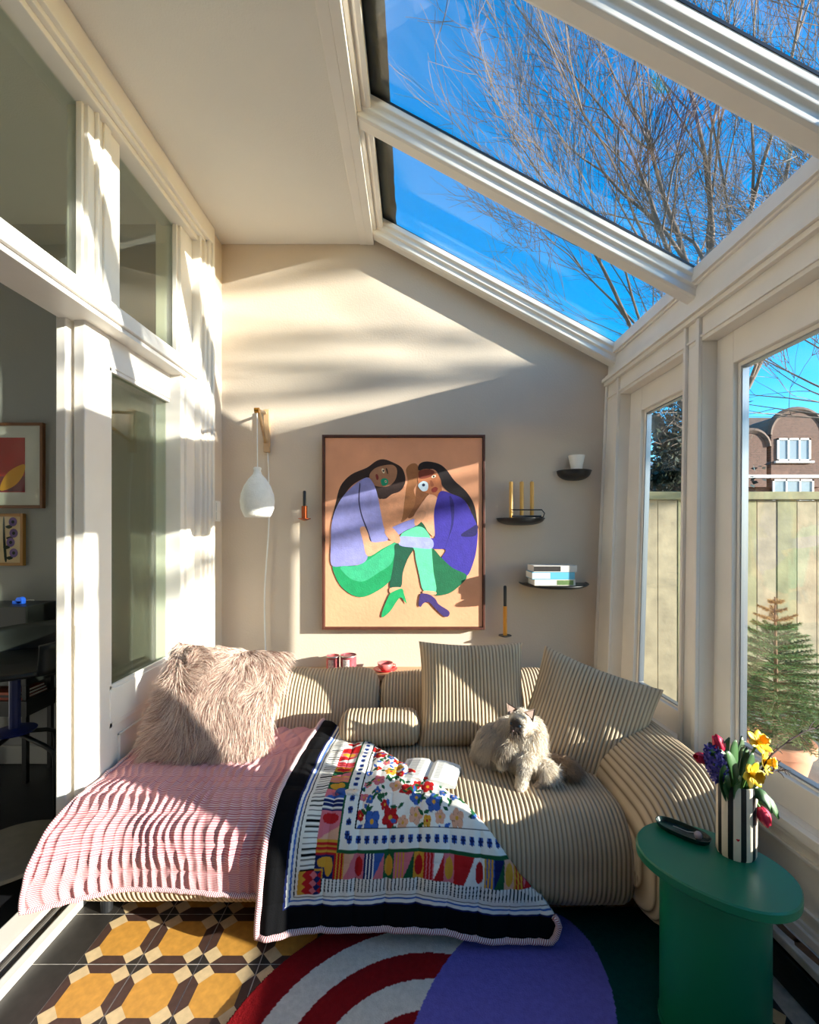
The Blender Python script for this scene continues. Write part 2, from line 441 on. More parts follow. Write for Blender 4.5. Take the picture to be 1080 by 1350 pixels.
# sliding door pushed towards the back wall
door = setp(empty('door_1', (-1.27, 2.1, 0.03)), kind='structure')
y0, y1 = 1.78, 2.50
g0, g1 = 1.93, 2.425
mb = MB(); mb.box(-1.297, -1.254, y0, g0 - .0, 0.03, 2.235); mb.build('stile', M_white, door, bevel=0.004)
mb = MB(); mb.box(-1.297, -1.254, g1, y1, 0.03, 2.235); mb.build('stile', M_white, door, bevel=0.004)
MB().box(-1.297, -1.254, g0, g1, 2.10, 2.235).build('top_rail', M_white, door, bevel=0.004)
MB().box(-1.297, -1.254, g0, g1, 0.62, 0.76).build('lock_rail', M_white, door, bevel=0.004)
MB().box(-1.297, -1.254, g0, g1, 0.03, 0.16).build('bottom_rail', M_white, door, bevel=0.004)
MB().box(-1.285, -1.270, g0, g1, 0.16, 0.62).build('panel', M_white, door)
for (a, b, c, e) in ((g0, g0 + .02, .16, .62), (g1 - .02, g1, .16, .62), (g0, g1, .60, .62), (g0, g1, .16, .18), (g0 + .07, g0 + .078, .23, .55), (g1 - .078, g1 - .07, .23, .55), (g0 + .07, g1 - .07, .542, .55)):
    MB().box(-1.270, -1.258, a, b, c, e).build('panel_moulding', M_white, door, bevel=0.002)
for (a, b, c, e) in ((g0, g0 + .016, .76, 2.10), (g1 - .016, g1, .76, 2.10), (g0, g1, 2.084, 2.10), (g0, g1, .76, .776)):
    MB().box(-1.272, -1.258, a, b, c, e).build('glazing_bead', M_white, door, bevel=0.002)
MB().box(-1.280, -1.275, g0, g1, .76, 2.10).build('pane', M_glass_green, door)
MB().box(-1.288, -1.263, y0 - .003, y0, .93, 1.06).build('lock_plate', M_white, door)
MB().lathe([(0.001, 0), (.007, .0), (.007, .006), (0.001, .006)], (0, 0, 0), 12).build('lock_knob', M_black, door).location = Vector((-1.275, y0 - .004, 1.02)) - Vector((-1.27, 2.1, .03))
# second leaf behind it, pushed back too
door2 = setp(empty('door_2', (-1.33, 2.1, 0.03)), kind='structure')
MB().box(-1.35, -1.312, 1.76, 1.86, 0.03, 2.235).build('stile', M_white, door2, bevel=0.004)
MB().box(-1.35, -1.312, 2.42, 2.52, 0.03, 2.235).build('stile', M_white, door2, bevel=0.004)
MB().box(-1.35, -1.312, 1.86, 2.42, 2.11, 2.235).build('top_rail', M_white, door2, bevel=0.004)
MB().box(-1.35, -1.312, 1.86, 2.42, 0.03, 0.70).build('lower_panel', M_white, door2, bevel=0.004)
MB().box(-1.333, -1.328, 1.86, 2.42, .70, 2.11).build('pane', M_glass_green, door2)
# threshold
thr = setp(empty('trim_3', (-1.35, 1.0, 0)), kind='structure')
MB().box(-1.45, -1.35, -1.0, 2.6, -0.05, 0.028).build('sill_board', M_white, thr, bevel=0.006)
MB().box(-1.35, -1.29, -1.0, 2.6, -0.05, 0.006).build('track_bed', mat('track_bed', (.09, .075, .065), .6, .3, 15), thr)
MB().box(-1.327, -1.317, -1.0, 2.6, 0.006, 0.018).build('guide_rail', mat('rail_steel', (.4, .36, .32), .4, metal=.7), thr)
MB().box(-1.29, -1.25, -1.0, 2.6, -0.05, 0.024).build('guide_rail', M_white, thr, bevel=0.006)

# ---- wall behind the camera, closing both rooms
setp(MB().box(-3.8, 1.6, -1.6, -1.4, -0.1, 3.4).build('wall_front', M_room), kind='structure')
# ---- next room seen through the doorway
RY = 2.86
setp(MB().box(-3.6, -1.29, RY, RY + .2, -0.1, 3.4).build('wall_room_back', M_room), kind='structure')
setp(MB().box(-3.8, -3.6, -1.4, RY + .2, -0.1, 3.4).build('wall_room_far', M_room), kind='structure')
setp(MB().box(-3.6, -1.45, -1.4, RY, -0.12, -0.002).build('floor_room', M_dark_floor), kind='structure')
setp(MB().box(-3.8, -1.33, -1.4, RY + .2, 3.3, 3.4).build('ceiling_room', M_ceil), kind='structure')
setp(MB().box(-3.6, -1.29, RY - .02, RY, 0, 0.11).build('baseboard_room', mat('baseboard_paint', (.45, .44, .40), .5), bevel=.004), kind='structure')
setp(MB().box(-1.47, -1.42, RY - .03, RY, 0, 2.3).build('trim_4', M_white, bevel=.004), kind='structure')

# light switch on the nib
sw = empty('light_switch', (-1.15, 2.72, 1.53), 'small white double light switch on the beige wall beside the door frame', 'switch')
MB().box(-1.149, -1.139, 2.685, 2.755, 1.475, 1.595).build('plate', M_white, sw, bevel=.003)
MB().box(-1.139, -1.134, 2.695, 2.745, 1.535, 1.585).build('rocker', M_white, sw, bevel=.002)
MB().box(-1.139, -1.134, 2.695, 2.745, 1.485, 1.53).build('rocker', M_white, sw, bevel=.002)

# ================================================================== SOFA
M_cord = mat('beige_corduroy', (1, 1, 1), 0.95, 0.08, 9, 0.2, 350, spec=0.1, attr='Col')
PILE, GROOVE_SHADE = np.array(srgb(198, 176, 146)), np.array(srgb(112, 90, 68))      # pale pile of the wales, groove shade painted into the colour between them
def cord_col(h): return GROOVE_SHADE + (PILE - GROOVE_SHADE) * min(1, h * 1.25)
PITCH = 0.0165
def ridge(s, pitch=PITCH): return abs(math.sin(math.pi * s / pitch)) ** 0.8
def rrect(b0, b1, c0, c1, r, n=10, crown=0.0):
    """rounded rectangle path in the (b, c) plane, evenly dense"""
    r = max(min(r, (b1 - b0) / 2 - 1e-4, (c1 - c0) / 2 - 1e-4), 1e-4)
    pts = []
    def seg(p, q, m):
        for i in range(m): t = i / m; pts.append((p[0] + (q[0] - p[0]) * t, p[1] + (q[1] - p[1]) * t))
    def arc(cx, cy, a0, m):
        for i in range(m): a = a0 + math.pi / 2 * i / m; pts.append((cx + r * math.cos(a), cy + r * math.sin(a)))
    seg((b0 + r, c0), (b1 - r, c0), n); arc(b1 - r, c0 + r, -math.pi / 2, n)
    seg((b1, c0 + r), (b1, c1 - r), n); arc(b1 - r, c1 - r, 0, n)
    seg((b1 - r, c1), (b0 + r, c1), n * 2); arc(b0 + r, c1 - r, math.pi / 2, n)
    seg((b0, c1 - r), (b0, c0 + r), n); arc(b0 + r, c0 + r, math.pi, n)
    return pts
def cord_box(name, a0, a1, b0, b1, c0, c1, r, re, to, parent, amp=0.0060, crown=0.02, wob=0.006, seed=0.0, pitch=PITCH):
    """corduroy block swept along a; section rounded in (b, c); wales are real ridges; to(a,b,c)->world"""
    per = 6
    L = a1 - a0
    n = max(12, int(L / pitch * per)); rings = []; cc_ = []; capc = []
    bm_, cm_ = (b0 + b1) / 2, (c0 + c1) / 2
    def ring(a, inset, k=1.0, push=0.0, rid=True):
        out = []
        hr = ridge(a - a0, pitch)
        h = (ridge(a - a0, pitch) * amp if rid else 0.0)
        i2 = inset - h
        for (b, c) in rrect(b0 + i2, b1 - i2, c0 + i2, c1 - i2, max(r - i2 * .5, .01)):
            f = ((a - a0) / L) * 2 - 1
            ub = (b - b0) / (b1 - b0) * 2 - 1
            cr = crown * (1 - f * f) * max(0, 1 - ub * ub) * (1 if c > cm_ else 0.0)
            w = wob * nz(a * 5 + seed, b * 5, c * 5)
            bb = bm_ + (b - bm_) * k; cc = cm_ + (c - cm_) * k + (cr + w) * k
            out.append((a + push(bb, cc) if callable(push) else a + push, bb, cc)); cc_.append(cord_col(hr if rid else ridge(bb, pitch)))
        return out
    # caps: rings shrinking to the middle, wales continue across them
    capn = 40
    first = [ring(a0, re, 1 - j / capn + 1e-3, lambda b, c: -ridge(b, pitch) * amp, False) for j in range(capn, 0, -1)]
    for i in range(n + 1):
        a = a0 + L * i / n
        dx = min(a - a0, a1 - a)
        ins = re - math.sqrt(max(0, re * re - (re - dx) ** 2)) if dx < re else 0.0
        rings.append(ring(a, ins))
    last = [ring(a1, re, 1 - j / capn + 1e-3, lambda b, c: ridge(b, pitch) * amp, False) for j in range(1, capn + 1)]
    allr = first + rings + last
    m = len(allr[0]); mb = MB()
    vs = [to(*p) for rr in allr for p in rr]
    fs = [(j * m + i, j * m + (i + 1) % m, (j + 1) * m + (i + 1) % m, (j + 1) * m + i) for j in range(len(allr) - 1) for i in range(m)]
    fs.append(list(range(m))); fs.append(list(range((len(allr) - 1) * m, len(allr) * m)))
    mb.add(vs, fs)
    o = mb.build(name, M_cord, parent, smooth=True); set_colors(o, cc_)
    return o
def to_x(a, b, c): return (a, b, c)           # swept along x, section (y, z)
def to_y(a, b, c): return (b, a, c)           # swept along y, section (x, z)

SEAT_Z = 0.405; SEAT_F = 1.625
sofa_l = empty('sofa_chaise', (-0.7, 2.0, 0), 'beige wide-wale corduroy chaise unit under the pink striped quilt', 'sofa')
cord_box('seat', -1.235, -0.215, SEAT_F, 2.50, 0.07, SEAT_Z, 0.13, 0.07, to_x, sofa_l, crown=0.03)
def back_to(x0):
    # back cushion leans backwards: section (y, z) sheared
    return lambda a, b, c: (a, b + (c - 0.40) * 0.55, c)
cord_box('backrest', -0.90, -0.178, 2.28, 2.48, 0.33, 0.655, 0.09, 0.07, back_to(0), sofa_l, crown=0.015, wob=0.016, seed=4)
for (x, y) in ((-1.15, 1.75), (-0.3, 1.75), (-1.15, 2.4), (-0.3, 2.4)):
    MB().lathe([(0.001, 0), (.02, 0), (.022, .075), (0.001, .075)], (x, y, 0), 16).build('leg', M_black, sofa_l)
sofa_r = empty('sofa_corner_unit', (0.4, 2.0, 0), 'beige wide-wale corduroy sofa unit with rounded armrest where the cat sits', 'sofa')
cord_box('seat', -0.205, 0.80, SEAT_F - 0.015, 2.50, 0.07, SEAT_Z + 0.005, 0.13, 0.07, to_x, sofa_r, crown=0.03, seed=9)
cord_box('backrest', -0.172, 0.95, 2.28, 2.48, 0.33, 0.655, 0.09, 0.07, back_to(0), sofa_r, crown=0.015, wob=0.016, seed=14)
def arm_to(a, b, c):
    f = sstep(1.5, 2.4, b); g = (1.11 - a) / .34            # plump outer side, sloping down towards the seat
    a -= .07 * (1 - sstep(.12, .34, c)) * sstep(.9, 1.1, a)
    return (a + (0.0 - 0.06 * f) + .012 * math.sin((b - 1.5) * 3), b - .05 * g * (1 - f), c + (0.03 * f - .10 * g * g) * max(0, c - .1) / .46)
cord_box('armrest', 0.765, 1.115, 1.50, 2.44, 0.08, 0.58, 0.17, 0.11, arm_to, sofa_r, crown=0.02, wob=0.014, seed=21)
for (x, y) in ((-0.1, 1.75), (0.7, 1.75), (-0.1, 2.4), (0.95, 2.35)):
    MB().lathe([(0.001, 0), (.02, 0), (.022, .085), (0.001, .085)], (x, y, 0), 16).build('leg', M_black, sofa_r)

# ---- cushions
def frame(center, normal, up):
    n = Vector(normal).normalized(); u = Vector(up); u = (u - n * u.dot(n)).normalized(); r = u.cross(n)
    return Matrix((( r.x, u.x, n.x, center[0]), (r.y, u.y, n.y, center[1]), (r.z, u.z, n.z, center[2]), (0, 0, 0, 1)))
def pillow_pt(u, v, w, h, t, side, pinch=0.07):
    x = w / 2 * u * (1 - pinch * (1 - v * v) * u * u)
    y = h / 2 * v * (1 - pinch * (1 - u * u) * v * v)
    z = side * t / 2 * (max(0, (1 - u ** 4)) * max(0, (1 - v ** 4))) ** 0.55
    return x, y, z
def pillow(name, w, h, t, Mx, m, label, cat, amp=0.0060, pinch=0.07, group=None, sag=0.02, pitch=PITCH):
    mb = MB(); nu = int(w / pitch * 6) | 1; nv = 44; pc_ = []
    for side in (1, -1):
        def fn(i, j):
            u, v = i * 2 - 1, j * 2 - 1
            x, y, z = pillow_pt(u, v, w, h, t, side, pinch)
            e = min(1, 6 * (1 - abs(u))) * min(1, 6 * (1 - abs(v)))
            z += side * ridge(u * w / 2, pitch) * amp * (0.25 + 0.75 * e) + 0.012 * nz(u * 2 + w * 9, v * 2, side) * e
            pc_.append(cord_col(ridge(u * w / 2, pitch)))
            return Mx @ Vector((x, y, z))
        mb.grid(nu, nv, fn)
    c = Mx.translation
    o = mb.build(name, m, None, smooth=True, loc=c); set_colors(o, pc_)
    return setp(o, label, cat, group)
# upright cushion
c = at(622, 915, 2.22)
pillow('corduroy_cushion', 0.51, 0.49, 0.17, frame(c, (-0.05, -1, 0.42), (0, 0, 1)), M_cord,
       'square beige corduroy cushion standing upright behind the open book', 'cushion', group='corduroy scatter cushions')
c = at(770, 950, 2.06)
pillow('corduroy_cushion', 0.52, 0.50, 0.17, frame(c, (-0.42, -1, 0.45), (0.30, 0, 1)), M_cord,
       'square beige corduroy cushion tilted against the armrest behind the cat', 'cushion', group='corduroy scatter cushions')
# bolster
bo = cord_box('bolster_cushion', -0.185, 0.185, -0.085, 0.085, -0.075, 0.075, 0.074, 0.05, to_x, None, crown=0.0, wob=0.004)
bo.location = (-0.155, 2.19, SEAT_Z + 0.095); bo.rotation_euler.y = math.radians(-1)
setp(bo, 'small beige corduroy bolster lying against the sofa back', 'cushion')

# ---- wooden ledge behind the sofa
ledge = empty('wall_ledge', (-0.3, 2.72, 0.59), 'pale wooden ledge board on the wall behind the sofa back', 'shelf')
MB().box(-0.735, 0.62, 2.63, D, 0.572, 0.606).build('board', mat('ledge_oak', srgb(196, 158, 120), .5, .12, 10), ledge, bevel=.003)
MB().box(-0.60, -0.56, 2.70, D, 0.49, 0.572).build('bracket', M_black, ledge)
MB().box(0.40, 0.44, 2.70, D, 0.49, 0.572).build('bracket', M_black, ledge)

# ---- quilts draped over the seat: path over the seat top and down the front
def seat_path():
    pts = [(2.52, SEAT_Z + 0.022)]
    r = 0.13
    n = 40
    for i in range(1, n): 
        y = 2.52 + (SEAT_F + r - 2.52) * i / n
        ub = (y - SEAT_F) / (2.50 - SEAT_F) * 2 - 1
        pts.append((y, SEAT_Z + 0.004 + 0.03 * max(0, 1 - ub * ub)))
    for i in range(0, 21):
        a = math.pi / 2 + math.pi / 2 * i / 20
        pts.append((SEAT_F + r + r * math.cos(a), SEAT_Z - r + r * math.sin(a) + 0.010 * math.sin(a)))
    for i in range(1, 20): pts.append((SEAT_F - 0.0, SEAT_Z - r - 0.30 * i / 19))
    return pts
SP = seat_path(); SS = [0.0]
for i in range(1, len(SP)): SS.append(SS[-1] + math.dist(SP[i], SP[i - 1]))
def on_seat(s):
    """arc length from the back -> (y, z, ny, nz)"""
    s = min(max(s, 0), SS[-1] - 1e-6)
    lo, hi = 0, len(SS) - 1
    while hi - lo > 1:
        m = (lo + hi) // 2
        if SS[m] <= s: lo = m
        else: hi = m
    t = (s - SS[lo]) / (SS[hi] - SS[lo])
    y = SP[lo][0] + (SP[hi][0] - SP[lo][0]) * t; z = SP[lo][1] + (SP[hi][1] - SP[lo][1]) * t
    a = SP[max(lo - 2, 0)]; b = SP[min(hi + 2, len(SP) - 1)]
    dy, dz = b[0] - a[0], b[1] - a[1]; l = math.hypot(dy, dz)
    return y, z, dz / l, -dy / l
S_AT = {}
def s_of_y(y):
    for i in range(len(SP)):
        if SP[i][0] <= y: return SS[i]
    return SS[-1]
def s_of_z(z):
    for i in range(len(SP) - 1, 0, -1):
        if SP[i][1] >= z: return SS[i]
    return 0

# fine stripes come from the cloth's own UV in metres
def stripe_mat(name, c1, c2, pitch, diag=0.0):
    m = bpy.data.materials.new(name); m.use_nodes = True; nt = m.node_tree; b = nt.nodes['Principled BSDF']
    b.inputs['Roughness'].default_value = 0.95; b.inputs['Specular IOR Level'].default_value = 0.1
    uv = nt.nodes.new('ShaderNodeUVMap'); sp = nt.nodes.new('ShaderNodeSeparateXYZ')
    nt.links.new(uv.outputs[0], sp.inputs[0])
    k = nt.nodes.new('ShaderNodeMath'); k.operation = 'MULTIPLY_ADD'; k.inputs[1].default_value = diag
    nt.links.new(sp.outputs[0], k.inputs[0]); nt.links.new(sp.outputs[1], k.inputs[2])
    d = nt.nodes.new('ShaderNodeMath'); d.operation = 'DIVIDE'; d.inputs[1].default_value = pitch
    nt.links.new(k.outputs[0], d.inputs[0])
    fr = nt.nodes.new('ShaderNodeMath'); fr.operation = 'FRACT'; nt.links.new(d.outputs[0], fr.inputs[0])
    gt = nt.nodes.new('ShaderNodeMath'); gt.operation = 'GREATER_THAN'; gt.inputs[1].default_value = 0.5
    nt.links.new(fr.outputs[0], gt.inputs[0])
    mx = nt.nodes.new('ShaderNodeMix'); mx.data_type = 'RGBA'
    mx.inputs['A'].default_value = (*c1, 1); mx.inputs['B'].default_value = (*c2, 1)
    nt.links.new(gt.outputs[0], mx.inputs['Factor']); nt.links.new(mx.outputs['Result'], b.inputs['Base Color'])
    return m
M_pink = stripe_mat('pink_seersucker', srgb(184, 104, 112), srgb(222, 184, 180), 0.0065)
M_bind = stripe_mat('striped_binding', srgb(168, 96, 104), srgb(236, 222, 218), 0.007, 1.0)
def set_uv(o, uvs):
    l = o.data.uv_layers.new(name='UVMap')
    idx = np.empty(len(o.data.loops), dtype=np.int32); o.data.loops.foreach_get('vertex_index', idx)
    l.data.foreach_set('uv', np.asarray(uvs, dtype=np.float32)[idx].ravel())

# pink quilt
quilt = empty('pink_quilt', (-0.8, 1.9, SEAT_Z), 'pink and white striped wrinkled quilt spread over the chaise', 'quilt')
S0, S1 = s_of_y(2.50), s_of_z(0.150)
def pink_pt(u, v, lift=0.0):
    """u across 0..1 left to right, v along 0..1 back to front"""
    s = S0 + (S1 - S0) * v
    y, z, ny, nzz = on_seat(s)
    xl = -1.235 - 0.02 * sstep(.6, 1.0, v); xr = -0.44 + 0.0 * v
    x = xl + (xr - xl) * u
    hang = sstep(0.58, 0.80, v)
    side = max(0, 1 - (x - xl) / 0.10)
    # puckers: long sharp wrinkles down the front, shallow quilted cells on top
    ph = x * 30 + 0.75 * nz(x * 6, s * 5, 3) + 0.9 * nz(x * 3, s * 9, 8)
    seam = abs(math.sin(math.pi * s / 0.085)) ** 0.6
    w1 = 1 - abs(math.sin(math.pi * ph)) ** 0.8
    w2 = nz(x * 45 + nz(s * 9, 2), s * 12, 7.7)
    loc = 0.55 + 0.75 * nz(x * 9, s * 7, 12)
    a1 = x * 34 + s * 20; a2 = x * 34 - s * 20
    cell = (abs(math.sin(a1 + nz(x * 8, s * 8))) * abs(math.sin(a2 + nz(s * 8, x * 8, 4)))) ** .6
    fr = sstep(.30, .62, v)
    disp = 0.012 + 0.016 * fr * w1 * max(0, loc) * (.35 + .65 * seam) + .004 * w2 + (1 - fr) * 0.011 * cell + .003 * fr * seam
    disp += 0.018 * hang * (0.5 + 0.5 * math.sin(x * 9 + 1.0))
    disp += lift
    fl = sstep(.62, 1.0, v)
    y2, z2 = y + ny * disp, z + nzz * disp
    y2 -= 0.06 * fl * max(0, 1 - u * 3.5)         # left front corner swings forward
    x -= 0.035 * fl * max(0, 1 - u * 3.5)
    z2 -= 0.012 * side * (1 - fl)
    z2 += 0.022 * fl * math.sin(u * math.pi) * sstep(.85, 1, v)
    return (x, y2, z2), (x, s)
NU, NV = 260, 330
mb = MB(); uvs = []
vs = []
for j in range(NV):
    for i in range(NU):
        p, t = pink_pt(i / (NU - 1), j / (NV - 1)); vs.append(p); uvs.append(t)
mb.add(vs, [(j * NU + i, j * NU + i + 1, (j + 1) * NU + i + 1, (j + 1) * NU + i) for j in range(NV - 1) for i in range(NU - 1)])
qp = mb.build('cloth', M_pink, quilt, smooth=True); set_uv(qp, uvs)
so = qp.modifiers.new('thick', 'SOLIDIFY'); so.thickness = 0.010; so.offset = -1
# bound edge
edge = [pink_pt(0, v / 60, .002) for v in range(10, 61)] + [pink_pt(u / 60, 1, .002) for u in range(1, 61)]
ep = [Vector(e[0]) for e in edge]
mb = MB(); mb.tube(ep, 0.0085, 8)
bi = mb.build('binding', M_bind, quilt, smooth=True)
arc = [0.0]
for i in range(1, len(ep)): arc.append(arc[-1] + (ep[i] - ep[i - 1]).length)
set_uv(bi, [(0.012 * k / 8, arc[i]) for i in range(len(ep)) for k in range(8)])

# floral quilt, folded to a triangle
fq = empty('floral_quilt', (-0.2, 1.7, SEAT_Z), 'folded patchwork quilt with red flowers, blue border and black edge over the sofa front', 'quilt')
SE = s_of_z(0.062)
QL = 0.99; PL = 1.0
def diag_p(q):
    """cloth extent along p at distance q from the bottom edge"""
    t = q / QL
    return max(0.035, PL * (1 - max(0, t - 0.07) / 0.93) ** 0.95 + 0.02 * math.sin(t * 9))
def floral_pt(p, q, lift=0.0, edge=0.0):
    s = SE - q
    y, z, ny, nzz = on_seat(s)
    x = -0.525 + 0.075 * q + p
    quil = abs(math.sin(math.pi * p / 0.105)) ** 0.4 * (0.4 + 0.6 * abs(math.sin(math.pi * q / 0.11)) ** .5)
    d = 0.032 + 0.010 * quil + 0.010 * nz(p * 7, q * 7, 3) + 0.004 * nz(p * 40, q * 6, 9)
    d *= (1 - 0.25 * edge)
    hang = 1 - sstep(0.18, 0.40, q)
    d += hang * (0.022 * (0.5 + 0.5 * math.sin(p * 11 + 0.8)) + 0.02 * sstep(.6, 1, p)) + lift
    y2 = y + ny * d; z2 = z + nzz * d
    z2 -= 0.035 * hang * sstep(.55, 1.0, p)
    z2 += 0.006 * hang * math.sin(p * 14)
    # rests a little higher where it lies on the pink quilt
    z2 += 0.014 * (1 - sstep(0.04, 0.14, p)) * (1 - hang); y2 -= 0.02 * (1 - sstep(0.04, 0.16, p)) * hang
    return (x, y2, z2)
R_ = random.Random(3)
RED, PINKC, PEACH, GRN, BLU, NAVY, YEL, WHT, BLK = [np.array(srgb(*c)) for c in
    ((178, 32, 34), (205, 110, 120), (216, 160, 130), (34, 84, 52), (58, 92, 160), (28, 36, 84), (206, 150, 50), (228, 224, 214), (14, 14, 16))]
flowers = []
tries = 0
while len(flowers) < 95 and tries < 6000:
    tries += 1
    p, q = R_.uniform(.31, 1.0), R_.uniform(.31, 1.0)
    if p + q > 1.32: continue
    r = R_.choice([.016, .020, .026, .030])
    if any((p - a) ** 2 + (q - b) ** 2 < ((r + c) * 0.82) ** 2 for a, b, c, _, _, _ in flowers): continue
    flowers.append((p, q, r, R_.choice([RED, RED, RED, PINKC, PEACH, PEACH, BLU, YEL]), R_.uniform(0, 6.28), R_.choice([4, 5, 5, 6])))
leaves = []
for (p, q, r, c_, a, n) in flowers:
    for k in range(R_.choice([2, 3, 4])):
        an = R_.uniform(0, 6.28); L = r + R_.uniform(.008, .02)
        leaves.append((p + math.cos(an) * L, q + math.sin(an) * L, an, R_.uniform(.010, .015), R_.choice([GRN, GRN, GRN, BLU])))
F_ARR = flowers; 
block_cols = [RED, YEL, BLU, PINKC, GRN, WHT, RED, PEACH, NAVY, YEL, PINKC, RED, GRN]
def floral_col(p, q):
    m = min(p, q); l = max(p, q)            # distance to the nearer edge; run along it
    if m < .085: return BLK
    corner = p < .20 and q < .20
    if m < .125:
        f = (m - .085) / .04
        return NAVY if f < .16 else WHT if f < .36 else BLU if f < .50 else WHT if f < .70 else BLK if f < .80 else WHT
    if corner and m < .20:
        a = int((p + q) * 40) + int((p - q) * 40 + 50)
        return block_cols[(a * 5) % 13]
    if m < .175:
        return BLK if (l / .0125) % 1 < .30 and m > .128 else WHT
    if m < .245:
        k = l / .034; b = int(k); f = k - b; mm = (m - .175) / .07
        base = block_cols[(b * 7 + 3) % 13]
        if b % 3 == 0:
            if (f - .5) ** 2 + (mm - .5) ** 2 < .16: return RED if b % 2 else YEL
            return block_cols[(b * 5 + 4) % 13]
        if b % 3 == 1:
            return base if (f * 3) % 1 < .6 else block_cols[(b * 3 + 1) % 13]
        return base if mm > f else block_cols[(b * 11 + 6) % 13]
    if m < .252: return GRN
    if m < .298:
        k = l / .030; f = (k % 1 - .5); mm = (m - .275) / .030
        if abs(f) < .32 and abs(mm) < .32:
            if (abs(f) < .09 and abs(mm) < .30) or (abs(mm) < .09 and abs(f) < .30): return NAVY
            if (abs(f) - .16) ** 2 + (abs(mm) - .16) ** 2 < .014: return BLU
        return WHT
    if m < .303: return BLK
    for (a, b, an, L, c_) in leaves:
        dx, dy = p - a, q - b
        if abs(dx) < .017 and abs(dy) < .017:
            e = dx * math.cos(an) + dy * math.sin(an); g = -dx * math.sin(an) + dy * math.cos(an)
            if abs(e) < L and abs(g) < .0048 * (1 - (e / L) ** 2) + .0004: return c_
    for (a, b, r, c_, an, n) in F_ARR:
        dx, dy = p - a, q - b
        d2 = dx * dx + dy * dy
        if d2 < r * r:
            d = math.sqrt(d2); th = math.atan2(dy, dx) + an
            if d < r * .22: return YEL if c_ is not YEL else RED
            rr = r * (.72 + .28 * abs(math.cos(th * n / 2)))
            if d < rr:
                if d > rr * .45 and abs(math.sin(th * n / 2 + d * 90)) < .16: return c_ * .45
                return c_
    return WHT
NQ, NP = 380, 380
vs = []; cols = []
for j in range(NQ):
    q = QL * j / (NQ - 1); ext = diag_p(q)
    for i in range(NP):
        p = ext * i / (NP - 1)
        e = sstep(ext - .03, ext, p)
        vs.append(floral_pt(p, q, 0, e)); cols.append(floral_col(p, q))
mb = MB(); mb.add(vs, [(j * NP + i, j * NP + i + 1, (j + 1) * NP + i + 1, (j + 1) * NP + i) for j in range(NQ - 1) for i in range(NP - 1)])
M_floral = mat('printed_cotton', (1, 1, 1), 0.95, 0.06, 20, 0.3, 300, spec=0.1, attr='Col')
fo = mb.build('cloth', M_floral, fq, smooth=True); set_colors(fo, cols)
so = fo.modifiers.new('thick', 'SOLIDIFY'); so.thickness = 0.016; so.offset = -1
edge = [floral_pt(0.004, QL - QL * k / 90, .001) for k in range(0, 90)] + [floral_pt(PL * k / 90 * .985 + .004, 0.0, .001) for k in range(0, 91)] + [floral_pt(diag_p(q) - .004, q) for q in (.02, .04, .06, .08, .09)]
ep = [Vector(e) for e in edge]
mb = MB(); mb.tube(ep, 0.011, 8)
bi = mb.build('binding', M_bind, fq, smooth=True)
arc = [0.0]
for i in range(1, len(ep)): arc.append(arc[-1] + (ep[i] - ep[i - 1]).length)
set_uv(bi, [(0.02 * k / 8, arc[i]) for i in range(len(ep)) for k in range(8)])

# ---- open book on the seat
bk = empty('open_book', at_z(566, 1022, SEAT_Z + .042), 'white open paperback book lying on the sofa seat', 'book')
bc = Vector(bk.location); bx = (at_z(598, 1000, SEAT_Z + .05) - at_z(548, 990, SEAT_Z + .05)); 
ang = math.radians(-14)
ax = Vector((math.cos(ang), math.sin(ang), 0)); ay = Vector((-math.sin(ang), math.cos(ang), 0))
def bp(u, v, z): return bc + ax * u + ay * v + Vector((0, 0, z))
M_page = mat('book_paper', (0.80, 0.78, 0.72), 0.8); M_cover = mat('book_cover', (0.62, 0.62, 0.60), 0.5)
M_ink = mat('grey_ink', (0.45, 0.44, 0.42), 0.9)
for sgn in (-1, 1):
    mb = MB()
    prof = [(0.0, 0.012), (0.02, 0.026), (0.05, 0.026), (0.085, 0.021), (0.112, 0.014)]
    n = len(prof)
    top = [bp(sgn * u, -0.08, z) for u, z in prof] + [bp(sgn * u, 0.08, z) for u, z in prof]
    bot = [bp(sgn * u, -0.08, 0.006) for u, z in prof] + [bp(sgn * u, 0.08, 0.006) for u, z in prof]
    fs = []
    for i in range(n - 1):
        fs += [(i, i + 1, n + i + 1, n + i), (2 * n + i, 2 * n + i + 1, 3 * n + i + 1, 3 * n + i), (i, i + 1, 2 * n + i + 1, 2 * n + i), (n + i, n + i + 1, 3 * n + i + 1, 3 * n + i)]
    fs += [(0, n, 3 * n, 2 * n), (n - 1, 2 * n - 1, 4 * n - 1, 3 * n - 1)]
    mb.add(top + bot, fs)
    pg = mb.build('page_block', M_page, bk)
    mb = MB()
    for k in range(11):
        v = 0.06 - k * 0.0115
        for (u0, z0, u1, z1) in ((.03, .0266, .05, .0266), (.05, .0266, .085, .0216), (.085, .0216, .10, .0180)):
            mb.add([bp(sgn * u0, v, z0), bp(sgn * u1, v, z1), bp(sgn * u1, v - .004, z1), bp(sgn * u0, v - .004, z0)], [(0, 1, 2, 3)])
    mb.build('printed_lines', M_ink, pg)
    MB().prism([bp(0, -.083, 0.001), bp(sgn * .116, -.083, 0.004), bp(sgn * .116, .083, 0.004), bp(0, .083, 0.001)], (0, 0, .003)).build('cover', M_cover, bk)

